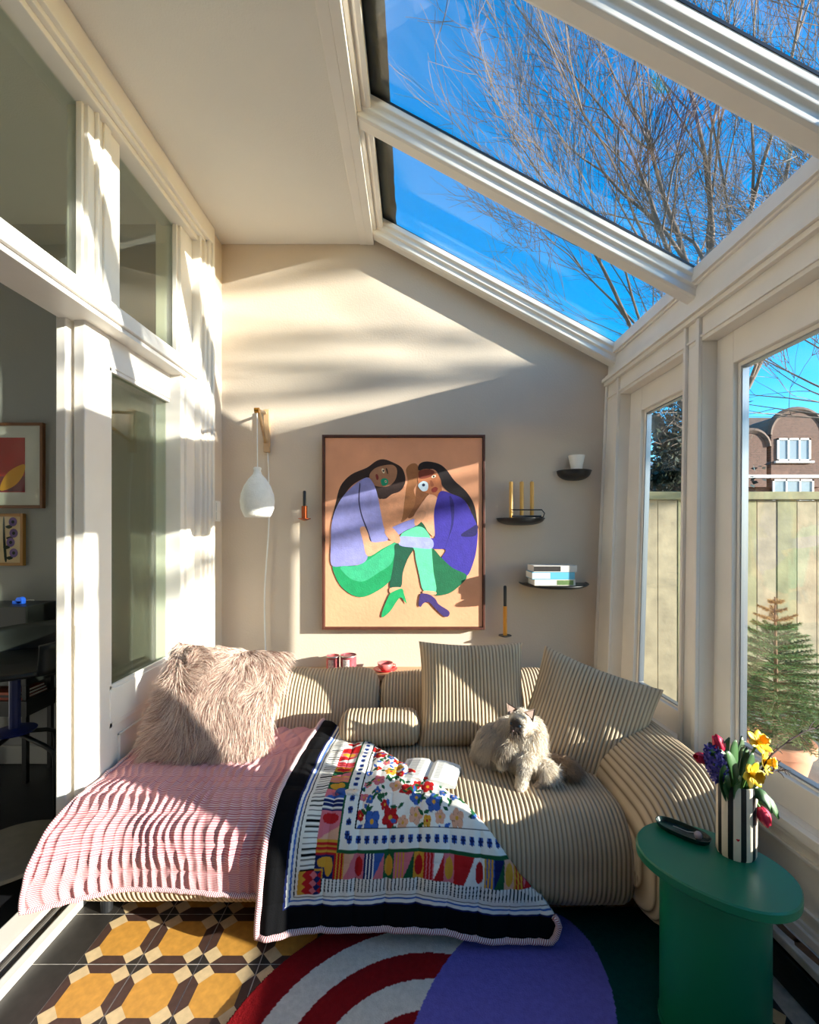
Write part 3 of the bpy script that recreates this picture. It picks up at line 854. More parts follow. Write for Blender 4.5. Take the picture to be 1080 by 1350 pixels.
# ---- rug: flat-woven circles and rings
M_rug = mat('tufted_wool', (1, 1, 1), 1.0, 0.12, 60, 0.9, 260, spec=0.05, attr='Col')
RC = (0.05, 1.124)
def rug_in(x, y):
    if x < 0.10: return (x - RC[0]) ** 2 + (y - RC[1]) ** 2 < 0.62 ** 2
    return y < 1.744 and x < 1.02
C_RED, C_CRM, C_VIO, C_TEAL = [np.array(srgb(*c)) for c in ((128, 22, 26), (205, 200, 190), (104, 98, 178), (8, 62, 58))]
def rug_col(x, y):
    c = 0.2975 + 0.35 * (y - 1.3435); t = (y - 1.32) / 0.42
    if abs(t) < 1 and abs(x - c) < 0.29 * math.sqrt(1 - t * t): return C_VIO
    r = math.hypot(x - RC[0], y - RC[1])
    if r < 0.62 and x < 0.42:
        if r > .526: return C_RED
        k = int((.526 - r) / .093)
        return C_CRM if k % 2 == 0 else C_RED
    return C_TEAL
mb = MB(); cols = []
nx, ny_ = 420, 270
x0, x1, y0, y1 = -0.58, 1.02, 0.75, 1.75
gx = [x0 + (x1 - x0) * i / (nx - 1) for i in range(nx)]; gy = [y0 + (y1 - y0) * j / (ny_ - 1) for j in range(ny_)]
idx = {}; vs = []; fs = []
def vid(i, j):
    if (i, j) not in idx:
        x, y = gx[i], gy[j]
        idx[(i, j)] = len(vs); vs.append((x, y, 0.0135 + 0.0012 * nz(x * 180, y * 180) + 0.001 * nz(x * 12, y * 12)))
        cols.append(rug_col(x + .002 * nz(x * 90, y * 90, 4), y + .002 * nz(x * 90, y * 90, 8)))
    return idx[(i, j)]
for j in range(ny_ - 1):
    for i in range(nx - 1):
        if rug_in((gx[i] + gx[i + 1]) / 2, (gy[j] + gy[j + 1]) / 2): fs.append((vid(i, j), vid(i + 1, j), vid(i + 1, j + 1), vid(i, j + 1)))
mb.add(vs, fs)
rug = mb.build('area_rug', M_rug, smooth=True); set_colors(rug, cols)
so = rug.modifiers.new('thick', 'SOLIDIFY'); so.thickness = 0.012; so.offset = -1
setp(rug, 'tufted rug with red and cream rings, a violet disc and dark teal ground', 'rug')

# ================================================================== WALL PIECES
def onwall(px, py, off=0.0): 
    d = D - off
    return at(px, py, d)
# ---- painting
PW0 = at(424.5, 573, D - .055); PW1 = at(640, 830.5, D - .055)
pw, ph = PW1.x - PW0.x, PW0.z - PW1.z
painting = empty('painting', ((PW0.x + PW1.x) / 2, D, PW1.z), 'large framed painting of two seated figures in blue tops and green trousers', 'painting')
yf = D - .055
M_frame = mat('walnut_frame', srgb(84, 46, 34), 0.45, .2, 20)
M_canvas = mat('canvas_peach', srgb(226, 160, 122), 0.85, .10, 6, .25, 60)
fw = 0.014
MB().box(PW0.x, PW0.x + fw, yf, D - .012, PW1.z, PW0.z).build('frame_side', M_frame, painting, bevel=.002)
MB().box(PW1.x - fw, PW1.x, yf, D - .012, PW1.z, PW0.z).build('frame_side', M_frame, painting, bevel=.002)
MB().box(PW0.x + fw, PW1.x - fw, yf, D - .012, PW0.z - fw, PW0.z).build('frame_side', M_frame, painting, bevel=.002)
MB().box(PW0.x + fw, PW1.x - fw, yf, D - .012, PW1.z, PW1.z + fw).build('frame_side', M_frame, painting, bevel=.002)
MB().box(PW0.x + .10, PW1.x - .10, D - .012, D, PW1.z + .1, PW0.z - .1).build('backing', M_frame, painting)
yc = yf + .010
canvas = MB().box(PW0.x + fw + .003, PW1.x - fw - .003, yc, D - .014, PW1.z + fw + .003, PW0.z - fw - .003).build('canvas', M_canvas, painting)
PAINT = {}
def paint(c):
    if c not in PAINT: PAINT[c] = mat('paint_%02x%02x%02x' % c, srgb(*c), 0.8, .14, 30, .3, 120)
    return PAINT[c]
layer = [0]
def zpt(zx, zy, off):
    return (PW0.x + (zx - 92) / 836.0 * pw, yc - off, PW0.z - (zy - 88) / 992.0 * ph)
def shape(name, pts, c, smooth=True):
    layer[0] += 1
    off = 0.0004 + layer[0] * 0.00012
    p2 = catmull(pts, 4) if smooth else pts
    MB().add([zpt(x, y, off) for x, y in p2], [list(range(len(p2)))]).build(name, paint(c), canvas)
def oval(name, cx, cy, rx, ry, c, rot=0):
    n = 18; r = math.radians(rot)
    shape(name, [(cx + rx * math.cos(a) * math.cos(r) - ry * math.sin(a) * math.sin(r), cy + rx * math.cos(a) * math.sin(r) + ry * math.sin(a) * math.cos(r)) for a in [2 * math.pi * k / n for k in range(n)]], c, False)
SKIN, TAN, DKB = (224, 164, 128), (158, 102, 62), (44, 26, 22)
shape('hair', [(140, 525), (160, 440), (185, 350), (240, 290), (320, 255), (370, 220), (410, 212), (460, 230), (500, 255), (518, 300), (515, 340), (490, 375), (450, 390), (420, 412), (395, 420), (375, 400), (365, 370), (340, 310), (300, 312), (240, 350), (190, 420), (160, 480)], DKB)
shape('hand', [(522, 265), (545, 237), (575, 235), (590, 270), (582, 330), (562, 370), (575, 420), (560, 470), (530, 510), (495, 530), (510, 450), (522, 360), (530, 320)], TAN)
shape('hand', [(582, 335), (640, 388), (605, 430), (562, 500), (532, 508), (568, 440)], (138, 86, 52))
shape('face', [(335, 290), (360, 260), (400, 245), (450, 240), (475, 262), (470, 310), (440, 345), (400, 352), (360, 345), (340, 320)], (166, 118, 88))
shape('eye_patch', [(392, 320), (410, 308), (430, 318), (426, 340), (402, 347)], (10, 150, 112))
oval('eye', 405, 271, 13, 7, (222, 210, 180), 70); oval('eye', 406, 271, 5, 5, DKB)
oval('eye', 418, 325, 7, 5, (222, 210, 180), 70); oval('eye', 418, 325, 3, 3, DKB)
shape('lips', [(366, 292), (374, 288), (381, 300), (380, 314), (371, 316)], (128, 44, 40))
shape('brow', [(418, 258), (426, 262), (430, 285), (425, 283)], DKB)
shape('hair', [(585, 265), (592, 235), (630, 223), (690, 235), (730, 265), (770, 320), (830, 375), (870, 440), (886, 520), (890, 600), (872, 545), (850, 460), (800, 410), (740, 378), (700, 335), (690, 290), (660, 262), (610, 272)], (30, 20, 22))
shape('face', [(588, 275), (640, 262), (690, 296), (706, 350), (702, 385), (680, 408), (640, 387), (600, 372), (584, 330)], (178, 108, 70))
shape('forehead', [(590, 272), (640, 263), (668, 275), (650, 300), (606, 312), (588, 305)], (122, 52, 34))
shape('eye_patch', [(584, 345), (610, 323), (634, 335), (632, 368), (606, 374)], (196, 216, 230)); oval('eye', 612, 343, 8, 8, (40, 50, 80))
oval('eye', 664, 300, 12, 7, (222, 210, 190), -20); oval('eye', 664, 300, 5, 5, DKB)
shape('lips', [(652, 365), (672, 352), (686, 362), (676, 378), (658, 380)], (140, 52, 40))
shape('nose', [(648, 318), (660, 330), (664, 348), (650, 350)], (150, 84, 54))
shape('neck', [(640, 392), (684, 412), (670, 480), (668, 604), (622, 565), (600, 532), (565, 552), (562, 500), (602, 440)], SKIN)
shape('arm', [(385, 425), (420, 412), (492, 375), (520, 352), (512, 440), (495, 530), (430, 570), (405, 545)], (214, 150, 112))
shape('torso', [(700, 375), (760, 390), (820, 420), (860, 490), (888, 560), (886, 650), (870, 730), (835, 805), (780, 780), (730, 742), (705, 715), (725, 672), (655, 665), (650, 615), (670, 608), (665, 500), (674, 440)], (56, 44, 148))
shape('sleeve_shadow', [(745, 400), (768, 440), (765, 540), (735, 630), (720, 672), (742, 600), (755, 520)], (34, 26, 104))
shape('sleeve_shadow', [(888, 545), (880, 600), (815, 606), (808, 592), (850, 565)], (28, 22, 84))
shape('trousers', [(655, 668), (705, 715), (760, 765), (835, 805), (790, 862), (740, 896), (680, 906), (664, 885), (655, 780)], (10, 98, 62))
shape('trousers', [(147, 752), (200, 757), (290, 747), (330, 705), (470, 630), (472, 690), (455, 800), (430, 842), (380, 880), (310, 912), (250, 905), (190, 860), (157, 800)], (12, 146, 88))
shape('thigh', [(190, 757), (290, 747), (470, 632), (462, 700), (440, 750), (380, 790), (310, 832), (250, 826), (205, 792)], (56, 172, 124))
shape('calf', [(470, 642), (560, 658), (530, 722), (506, 790), (496, 862), (440, 866), (450, 790), (463, 700)], (10, 78, 56))
shape('knee', [(500, 600), (545, 540), (600, 530), (640, 600), (655, 690), (600, 600), (570, 560)], (8, 80, 52))
shape('shin', [(492, 604), (560, 560), (600, 556), (630, 580), (650, 622), (656, 700), (664, 790), (676, 886), (612, 880), (590, 800), (572, 720), (560, 665)], (96, 202, 156))
shape('torso', [(140, 750), (137, 650), (140, 550), (160, 470), (200, 400), (260, 340), (320, 305), (352, 330), (372, 380), (387, 450), (405, 545), (420, 590), (426, 626), (346, 633), (326, 590), (310, 555), (286, 566), (300, 622), (326, 706), (290, 746), (200, 756)], (142, 142, 202))
shape('sleeve_seam', [(283, 340), (288, 342), (284, 420), (296, 490), (322, 560), (345, 630), (338, 628), (314, 560), (290, 492), (278, 420)], (40, 36, 70))
shape('forearm', [(288, 566), (310, 556), (328, 592), (346, 634), (426, 628), (470, 628), (400, 668), (326, 706), (302, 630)], SKIN)
shape('cuff', [(430, 572), (560, 516), (572, 550), (520, 575), (470, 602)], (138, 138, 204))
shape('cuff', [(490, 606), (570, 608), (652, 616), (656, 666), (570, 662), (490, 650)], (156, 162, 222))
shape('hand', [(412, 582), (432, 556), (455, 562), (490, 606), (486, 640), (440, 622)], (206, 150, 116))
shape('hand', [(566, 520), (590, 476), (622, 478), (620, 505), (590, 540), (570, 550)], (206, 150, 116))
shape('ankle', [(440, 868), (494, 864), (500, 884), (446, 896)], SKIN)
shape('shoe', [(437, 902), (452, 888), (500, 870), (513, 900), (526, 946), (515, 937), (495, 915), (472, 940), (442, 985), (405, 1016), (397, 1002), (415, 950)], (16, 156, 92))
shape('ankle', [(612, 882), (672, 886), (672, 902), (616, 900)], SKIN)
shape('shoe', [(600, 896), (640, 900), (672, 922), (690, 950), (742, 985), (740, 1010), (715, 1011), (670, 970), (640, 940), (612, 945), (598, 963), (587, 955), (590, 920)], (58, 42, 106))

# ---- wall lamp
M_shade = mat('white_ceramic_mesh', (0.80, 0.80, 0.76), 0.7, .05, 40, .6, 130)
lamp = empty('wall_lamp', at(352, 570, D), 'wall lamp with pale wooden bracket and a white drop-shaped shade', 'lamp')
bx0 = at(352, 565, D)
MB().box(bx0.x - .012, bx0.x + .022, D - .03, D, at(0, 597, D).z, at(0, 541, D).z).build('wall_bar', M_wood, lamp, bevel=.003)
tip = at(339, 541, 2.42); base_t = Vector((bx0.x, D - .03, at(0, 546, D).z)); base_b = Vector((bx0.x, D - .03, at(0, 584, D).z))
MB().tube([base_t, tip], .009, 8).build('arm', M_wood, lamp)
MB().tube([base_b, base_t.lerp(tip, .82)], .009, 8).build('strut', M_wood, lamp)
MB().tube([tip + Vector((-.012, 0, 0)), tip + Vector((.012, 0, 0))], .014, 12).build('pulley', M_brass, lamp)
sh_top = at(339.5, 616, 2.42); sh_bot = at(339.5, 682, 2.42)
MB().tube([tip, sh_top], .0028, 6).build('cord', M_shade, lamp)
hh = sh_top.z - sh_bot.z; R0 = 22 / F * 2.42
prof = [(0.18, 1.0), (0.24, .98), (.20, .93), (.26, .86), (.52, .76), (.78, .62), (.95, .46), (1.0, .32), (.95, .17), (.82, .06), (.72, 0.0), (.66, .01), (.80, .12), (.90, .3), (.84, .46), (.6, .66), (.2, .84)]
MB().lathe([(r * R0, z * hh) for r, z in prof], sh_bot, 40).build('lamp_shade', M_shade, lamp, smooth=True)
MB().lathe([(.002, .0), (.028, .03), (.034, .06), (.02, .10), (.012, .12), (.002, .12)], sh_bot + Vector((0, 0, .06)), 20).build('bulb', mat('bulb_glass', (.8, .8, .75), .2), lamp, smooth=True)
cp = [Vector((bx0.x + .008, D - .012, at(0, 597, D).z))]
zend = 0.46; n = 44
for k in range(1, n):
    t = k / n; z = cp[0].z + (zend - cp[0].z) * t
    cp.append(Vector((cp[0].x + .012 * math.sin(t * 5) - .012 * t + .016 * math.sin(t * 9) * t, D - .010 - .02 * abs(math.sin(t * 2.4)) * (t > .1), z)))
MB().tube(cp, .0032, 6).build('flex', M_shade, lamp)
for k in range(0, n, 1):
    pass
# twisted braid of the flex
mb = MB()
for k in range(150):
    t = 0.12 + .85 * k / 150; i = min(int(t * (n - 1)), n - 2); f = t * (n - 1) - i
    p = cp[i].lerp(cp[i + 1], f); 
    mb.tube([p + Vector((-.0045, 0, -.002)), p + Vector((.0045, 0, .002))], .0022, 5)
b = mb.build('braid', M_shade, lamp); setp(b, kind='stuff')

# ---- black half-round dish shelves
M_blk = mat('black_steel', (.014, .014, .015), .38)
def dish(px, py, wpx, dep, drop, label, tray=True):
    c = at(px, py, D); w = wpx / 2 / F * D * 1.0
    r = empty('wall_shelf', (c.x, D, c.z - drop), label, 'shelf', 'black half-round wall shelves')
    mb = MB(); n = 28; rows = 7
    def pt(a, k):
        s = math.cos(k * math.pi / 2 / rows)         # bowl
        return (c.x + w * math.cos(a) * (s ** .8), D - .001 - dep * math.sin(a) * (s ** .8), c.z - drop * math.sin(k * math.pi / 2 / rows))
    vs = [pt(math.pi * i / n, k) for k in range(rows + 1) for i in range(n + 1)]
    fs = [(k * (n + 1) + i, k * (n + 1) + i + 1, (k + 1) * (n + 1) + i + 1, (k + 1) * (n + 1) + i) for k in range(rows) for i in range(n)]
    fs.append([i for i in range(n + 1)])
    mb.add(vs, fs); mb.build('bowl', M_blk, r, smooth=35)
    mb = MB(); mb.tube([(c.x + w * math.cos(math.pi * i / n), D - .004 - dep * math.sin(math.pi * i / n), c.z + .002) for i in range(n + 1)], .003, 6)
    mb.build('rim', M_blk, r, smooth=True)
    return r, c, w
sh1, c1, w1 = dish(756, 622, 44, .10, .055, 'small black half-round wall shelf holding the white cup')
cupz = c1.z + .003
cup = empty('white_cup', (c1.x, D - .055, cupz), 'small white flared cup on the smallest black wall shelf', 'cup')
M_porc = mat('white_porcelain', (.84, .82, .77), .35)
MB().lathe([(.001, 0), (.032, 0), (.036, .03), (.048, .085), (.045, .085), (.033, .03), (.030, .006), (.001, .006)], (c1.x, D - .055, cupz), 28).build('cup_body', M_porc, cup, smooth=40)
sh2, c2, w2 = dish(686, 684, 62, .13, .04, 'black half-round wall shelf with thin rail holding three gold candles')
mb = MB(); rr = .055
mb.tube([(c2.x - w2 * .52 + 0, D - .10, c2.z + .05), (c2.x + w2 * .72, D - .10, c2.z + .05), (c2.x + w2 * .84, D - .10, c2.z + .03), (c2.x + w2 * .78, D - .10, c2.z + .008), (c2.x + w2 * .6, D - .10, c2.z + .002)], .0035, 8)
mb.build('rail', M_blk, sh2, smooth=True)
mb = MB(); mb.tube([(c2.x - w2 * .5, D - .10, c2.z + .012), (c2.x + w2 * .7, D - .10, c2.z + .012)], .006, 8); mb.build('tray_bar', M_blk, sh2)
M_candle = mat('gold_wax', srgb(222, 170, 84), .4, .08, 12, sss=.1)
for px, nm in ((674, 'gold candle on the railed black shelf, end of the row beside the painting'), (688, 'gold candle standing between two others on the railed black shelf'), (701.5, 'gold candle on the railed black shelf, by the curled end of its rail')):
    b = at(px, 681, D - .07); t = at(px, 635.5, D - .07)
    ca = empty('candle', (b.x, D - .07, c2.z + .002), nm, 'candle', 'gold candles on the railed shelf')
    MB().lathe([(.001, 0), (.0115, 0), (.0115, t.z - c2.z - .004), (.009, t.z - c2.z), (.001, t.z - c2.z - .003)], (b.x, D - .07, c2.z + .002), 18).build('wax', M_candle, ca, smooth=40)
    MB().tube([(b.x, D - .07, t.z - .002), (b.x + .001, D - .07, t.z + .009)], .0012, 5).build('wick', M_black, ca)
sh3, c3, w3 = dish(728, 768, 87, .25, .028, 'wide black half-round wall shelf carrying the stack of books')
bookcols = [((208, 204, 190), (96, 122, 70), .034, 'cream spined paperback at the bottom of the stack on the black shelf'),
            ((90, 170, 200), (222, 220, 214), .040, 'paperback with light blue spine in the middle of the shelf stack'),
            ((196, 192, 186), (44, 38, 36), .036, 'paperback with black and white spine on top of the shelf stack')]
zb = c3.z + .004
for k, (c_a, c_b, th, lab) in enumerate(bookcols):
    x0, x1 = at(699 - (0, 3, 1)[k] + 1.5, 0, D - .12).x, at(753 + (0, -1, 2)[k], 0, D - .12).x
    b = empty('book', ((x0 + x1) / 2, D - .12, zb), lab, 'book', 'books stacked on the wall shelf')
    yb0, yb1 = D - .195, D - .05
    cov = mat('spine_%d' % k, srgb(*c_a), .5, .05); cov2 = mat('spine_patch_%d' % k, srgb(*c_b), .5, .2, 60)
    MB().box(x0, x1, yb0 + .003, yb1, zb + .003, zb + th - .003).build('page_block', M_page, b)
    mb = MB(); mb.box(x0, x1, yb0, yb1, zb, zb + .003); mb.box(x0, x1, yb0, yb1, zb + th - .003, zb + th); mb.box(x0, x1, yb0, yb0 + .003, zb + .003, zb + th - .003)
    cv = mb.build('cover', cov, b)
    fx = [(.55, .95), (.0, .42), (.0, .62)][k]
    MB().box(x0 + (x1 - x0) * fx[0], x0 + (x1 - x0) * fx[1], yb0 - .0008, yb0, zb + .004, zb + th - .004).build('spine_patch', cov2, cv)
    zb += th + .001
# ---- candle sconces
def sconce(px, py, h_px, label, wax, wick_h_px, cup_copper):
    b = at(px, py, D - .05); r = empty('candle_sconce', (b.x, D, b.z), label, 'candle holder', 'wall candle holders')
    w = .038
    MB().lathe([(.001, -.012), (.012, -.010), (w, .0), (w, .003), (.001, .002)], b, 20).build('dish', M_blk if not cup_copper else mat('copper', srgb(176, 96, 66), .3, metal=1), r, smooth=40)
    MB().tube([b + Vector((0, 0, -.004)), Vector((b.x, D, b.z - .004))], .006, 8).build('wall_pin', M_blk, r)
    hh = h_px / F * (D - .05)
    if cup_copper:
        MB().lathe([(.001, .002), (.017, .002), (.017, .075), (.013, .075), (.001, .07)], b, 18).build('candle_cup', MATS['copper'], r, smooth=40)
    cd = MB().lathe([(.001, .003), (.012, .003), (.012, hh * wick_h_px), (.001, hh * wick_h_px)], b, 16).build('candle', wax, r, smooth=40)
    MB().lathe([(.001, hh * wick_h_px), (.0095, hh * wick_h_px), (.0095, hh - .006), (.006, hh), (.001, hh)], b, 16).build('candle_top', M_blk, r, smooth=40)
sconce(401.5, 684, 37, 'copper wall candle holder with a thin black candle beside the lamp', M_blk, .3, True)
sconce(666, 838, 66, 'black wall candle holder with a tall orange candle below the books', mat('orange_wax', srgb(226, 152, 50), .4, sss=.1), .59, False)

# ---- tins and red cup on the ledge
LZ = 0.606
def tin(px, w_px, h_px, label, ca, cb):
    b = at(px, 880, 2.72); b.z = LZ; r = w_px / 2 / F * 2.72; h = h_px / F * 2.72
    e = empty('tin', b, label, 'tin', 'printed tins on the ledge')
    MB().lathe([(.001, 0), (r, 0), (r, h), (r * .94, h), (r * .94, h - .006), (.001, h - .006)], b, 28).build('tin_body', mat('tin_red_' + str(px), srgb(*ca), .4, .3, 50), e, smooth=40)
    for zz in (0.004, h - .004):
        MB().lathe([(r, zz - .004), (r + .0025, zz - .003), (r + .0025, zz + .003), (r, zz + .004)], b, 28).build('tin_rim', mat('tin_rim', (.55, .53, .5), .3, metal=.9), e, smooth=True)
    # printed panel on the front, bent round the tin
    pr = mat('tin_print_' + str(px), srgb(*cb), .5, .5, 90)
    mb = MB(); mb.lathe([(r + .0008, h * .2), (r + .0008, h * .8)], b, 10, a0=math.radians(235), a1=math.radians(285)); mb.build('printed_panel', pr, e, smooth=True)
tin(439, 17, 20, 'small pink printed tin on the wooden ledge, the narrower of two', (196, 92, 92), (226, 190, 180))
tin(459.5, 21, 21, 'larger maroon printed tin with dark lid on the wooden ledge', (150, 70, 78), (222, 205, 200))
b = at(508, 884, 2.70); b.z = LZ
e = empty('saucer', b, 'bright red saucer under the pink cup on the wooden ledge', 'saucer')
M_redc = mat('red_glaze', srgb(186, 30, 34), .25); M_pinkc = mat('pink_glaze', srgb(206, 104, 100), .3)
MB().lathe([(.001, .002), (.03, .002), (.068, .016), (.07, .019), (.03, .008), (.001, .008)], b, 32).build('saucer_plate', M_redc, e, smooth=True)
e = empty('coffee_cup', b + Vector((0, 0, .008)), 'small pinkish red cup standing on the red saucer', 'cup')
cu = MB().lathe([(.001, .008), (.022, .008), (.04, .028), (.046, .052), (.043, .052), (.036, .028), (.02, .013), (.001, .013)], b, 32).build('cup_bowl', M_pinkc, e, smooth=True)
MB().tube([b + Vector((.042, 0, .044)), b + Vector((.062, 0, .042)), b + Vector((.060, 0, .026)), b + Vector((.038, 0, .022))], .004, 8).build('handle', M_pinkc, cu, smooth=True)

# ================================================================== SIDE TABLE AND FLOWERS
M_green = mat('green_lacquer', srgb(10, 108, 76), 0.35, .05, 3, .05, 30)
TZ = 0.50
tc = Vector((0.835, 1.30, 0))
tbl = empty('side_table', tc, 'green oval side table on a drum base beside the sofa arm', 'table')
tm = at_z(851, 1108, TZ), at_z(1049, 1190, TZ)
dv = (tm[1] - tm[0]); dv.z = 0; la = dv.length / 2; dv.normalize(); pv = Vector((-dv.y, dv.x, 0))
tcen = (tm[0] + tm[1]) / 2
A, B = 0.195, 0.15
def oval_ring(z, k, inset=0.0, n=64):
    out = []
    for i in range(n):
        a = 2 * math.pi * i / n; ca, sa = math.cos(a), math.sin(a)
        r = ((abs(ca)) ** 2.25 + (abs(sa)) ** 2.25) ** (-1 / 2.25)
        out.append(Vector((tc.x, tc.y, z)) + AX * (ca * r * (A * k - inset)) + AY * (sa * r * (B * k - inset)))
    return out
AX = Vector((math.cos(math.radians(-44)), math.sin(math.radians(-44)), 0)); AY = Vector((-AX.y, AX.x, 0))
def ring_solid(rings, name, m, par, smooth=35):
    n = len(rings[0]); mb = MB(); vs = [p for r in rings for p in r]
    fs = [(j * n + i, j * n + (i + 1) % n, (j + 1) * n + (i + 1) % n, (j + 1) * n + i) for j in range(len(rings) - 1) for i in range(n)]
    fs.append(list(range(n))); fs.append(list(range((len(rings) - 1) * n, len(rings) * n)))
    mb.add(vs, fs); return mb.build(name, m, par, smooth=smooth)
ring_solid([oval_ring(TZ - .028, 1, .004), oval_ring(TZ - .024, 1), oval_ring(TZ - .004, 1), oval_ring(TZ, 1, .004)], 'table_top', M_green, tbl)
ring_solid([oval_ring(0.014, .68), oval_ring(TZ - .028, .68)], 'drum', M_green, tbl)
ring_solid([oval_ring(0.0135, .70), oval_ring(0.03, .70)], 'foot', M_green, tbl)
# ---- tray with ball
trc = at_z(900, 1100, TZ); 
tray = empty('tray', trc, 'small dark green oval tray on the green table', 'tray')
M_dg = mat('dark_green_glaze', srgb(12, 34, 28), .25, .2, 30)
tx = (at_z(930, 1113, TZ) - at_z(870, 1087, TZ)).normalized(); ty = Vector((-tx.y, tx.x, 0))
def tring(z, a, b, n=40): 
    return [Vector((trc.x, trc.y, TZ + z)) + tx * (math.copysign(abs(math.cos(t)) ** .8, math.cos(t)) * a) + ty * (math.copysign(abs(math.sin(t)) ** .8, math.sin(t)) * b) for t in [2 * math.pi * i / n for i in range(n)]]
ring_solid([tring(.001, .066, .026), tring(.006, .072, .031), tring(.018, .076, .034), tring(.018, .073, .031), tring(.007, .068, .027), tring(.006, .06, .02)], 'tray_body', M_dg, tray)
ball = empty('pendant_ball', trc, 'little grey ball on a cord lying in the green tray', 'trinket')
bcn = Vector((trc.x, trc.y, TZ + .0175)) + tx * .042
MB().lathe([(max(.0004, .011 * math.sin(math.pi * k / 12)), -.011 * math.cos(math.pi * k / 12)) for k in range(13)], bcn, 18).build('ball', mat('mauve_stone', srgb(160, 146, 150), .4), ball, smooth=True)
MB().tube([bcn + tx * -.008 + Vector((0, 0, .004)), bcn - tx * .03 + ty * .006 - Vector((0, 0, .006)), bcn - tx * .07 + ty * .004 - Vector((0, 0, .006))], .0012, 6).build('cord', M_steel, ball)

# ---- vase
vb = at_z(971, 1124, TZ); VR = .052; VH = .205
vase = empty('striped_vase', (vb.x, vb.y, TZ), 'black and white vertically striped vase of spring flowers on the green table', 'vase')
M_vw = mat('vase_cream', srgb(226, 212, 190), .5, .06, 30); M_vb = mat('vase_black', srgb(18, 16, 18), .4)
n = 70
mb = MB(); prof = [(.94, 0), (1.0, .008), (1.0, VH - .004), (.97, VH), (.92, VH - .004), (.92, .03), (.5, .028)]
vs = []; m = n
for (r, z) in prof:
    for k in range(n):
        a = 2 * math.pi * k / n; wob = 1 + .012 * math.sin(3 * a + z * 20)
        vs.append((vb.x + VR * r * wob * math.cos(a), vb.y + VR * r * wob * math.sin(a) * .85, TZ + z))
for i in range(len(prof) - 1):
    for k in range(n):
        stripe = 1 if (k % 7) < 3 and i < 4 else 0
        mb.add([], [], 0)
        mb.f.append([len(mb.v) + q for q in (i * m + k, i * m + (k + 1) % m, (i + 1) * m + (k + 1) % m, (i + 1) * m + k)]); mb.mi.append(stripe)
mb.f.append(list(range(n))); mb.mi.append(0)
mb.v = [tuple(p) for p in vs]
vo = mb.build('vase_body', [M_vw, M_vb], vase, smooth=40)
# little red heart
ha = math.radians(244)
hp = []
for k in range(16):
    t = 2 * math.pi * k / 16; hx = 16 * math.sin(t) ** 3 / 16 * .0045; hz = (13 * math.cos(t) - 5 * math.cos(2 * t) - 2 * math.cos(3 * t) - math.cos(4 * t)) / 16 * .0045
    a2 = ha + hx / VR
    hp.append((vb.x + (VR + .0012) * math.cos(a2), vb.y + (VR + .0012) * math.sin(a2) * .85 , TZ + .062 + hz))
MB().add(hp, [list(range(16))]).build('heart_mark', mat('red_mark', srgb(190, 30, 36), .5), vase)
# flowers
M_stem = mat('stem_green', srgb(86, 122, 52), .5, .15, 20); M_leaf = mat('leaf_green', srgb(52, 92, 44), .45, .25, 25)
M_tulip = mat('tulip_red', srgb(206, 34, 74), .5, .2, 40); M_daff = mat('daffodil_yellow', srgb(244, 206, 30), .5, .1, 40)
M_trump = mat('daffodil_cup', srgb(238, 176, 14), .5, .1, 40); M_hya = mat('hyacinth_violet', srgb(76, 64, 150), .5, .2, 60)
M_twig = mat('twig_brown', srgb(58, 38, 34), .8)
vtop = Vector((vb.x, vb.y, TZ + VH))
def vpt(px, py, dd=0.0): return at(px, py, vb.y + dd)
def bez(a, b, c_, n=10): return [a.lerp(b, t / n).lerp(b.lerp(c_, t / n), t / n) for t in range(n + 1)]
def petal(mb, base, dirv, side, L, W, curl=.3, n=6):
    d = Vector(dirv).normalized(); s = Vector(side).normalized(); up = d.cross(s).normalized()
    L_, R_p, C_ = [], [], []
    for i in range(n + 1):
        t = i / n; w = W * math.sin(math.pi * min(1, t * .92 + .06)) ** .8
        c_ = base + d * (L * t) + up * (curl * L * t * t)
        C_.append(c_ - up * (w * .25)); L_.append(c_ - s * w); R_p.append(c_ + s * w)
    vs = L_ + C_ + R_p; k = n + 1
    mb.add(vs, [(i, i + 1, k + i + 1, k + i) for i in range(n)] + [(k + i, k + i + 1, 2 * k + i + 1, 2 * k + i) for i in range(n)])
def flower_root(name, head, label, group=None):
    r = empty(name, head, label, 'flower', group)
    root = vtop + Vector(((head.x - vtop.x) * .12, (head.y - vtop.y) * .12, -.10))
    mid = vtop + Vector(((head.x - vtop.x) * .35, (head.y - vtop.y) * .3, (max(head.z - vtop.z, .02)) * .6))
    MB().tube(bez(root, mid, head), .0032, 7).build('stem', M_stem, r, smooth=True)
    return r
def tulip(px, py, dd, ax, label):
    hd = vpt(px, py, dd); r = flower_root('tulip', hd, label); ax = Vector(ax).normalized()
    s0 = ax.orthogonal().normalized(); s1 = ax.cross(s0)
    for k in range(6):
        a = 2 * math.pi * k / 6; rad = s0 * math.cos(a) + s1 * math.sin(a); tan = -s0 * math.sin(a) + s1 * math.cos(a)
        mb = MB(); petal(mb, hd - ax * .016 + rad * .004, ax + rad * .5, tan, .046 - .003 * (k % 2), .014, .42)
        o = mb.build('petal', M_tulip, r, smooth=True); sm = o.modifiers.new('t', 'SOLIDIFY'); sm.thickness = .0012
    return r
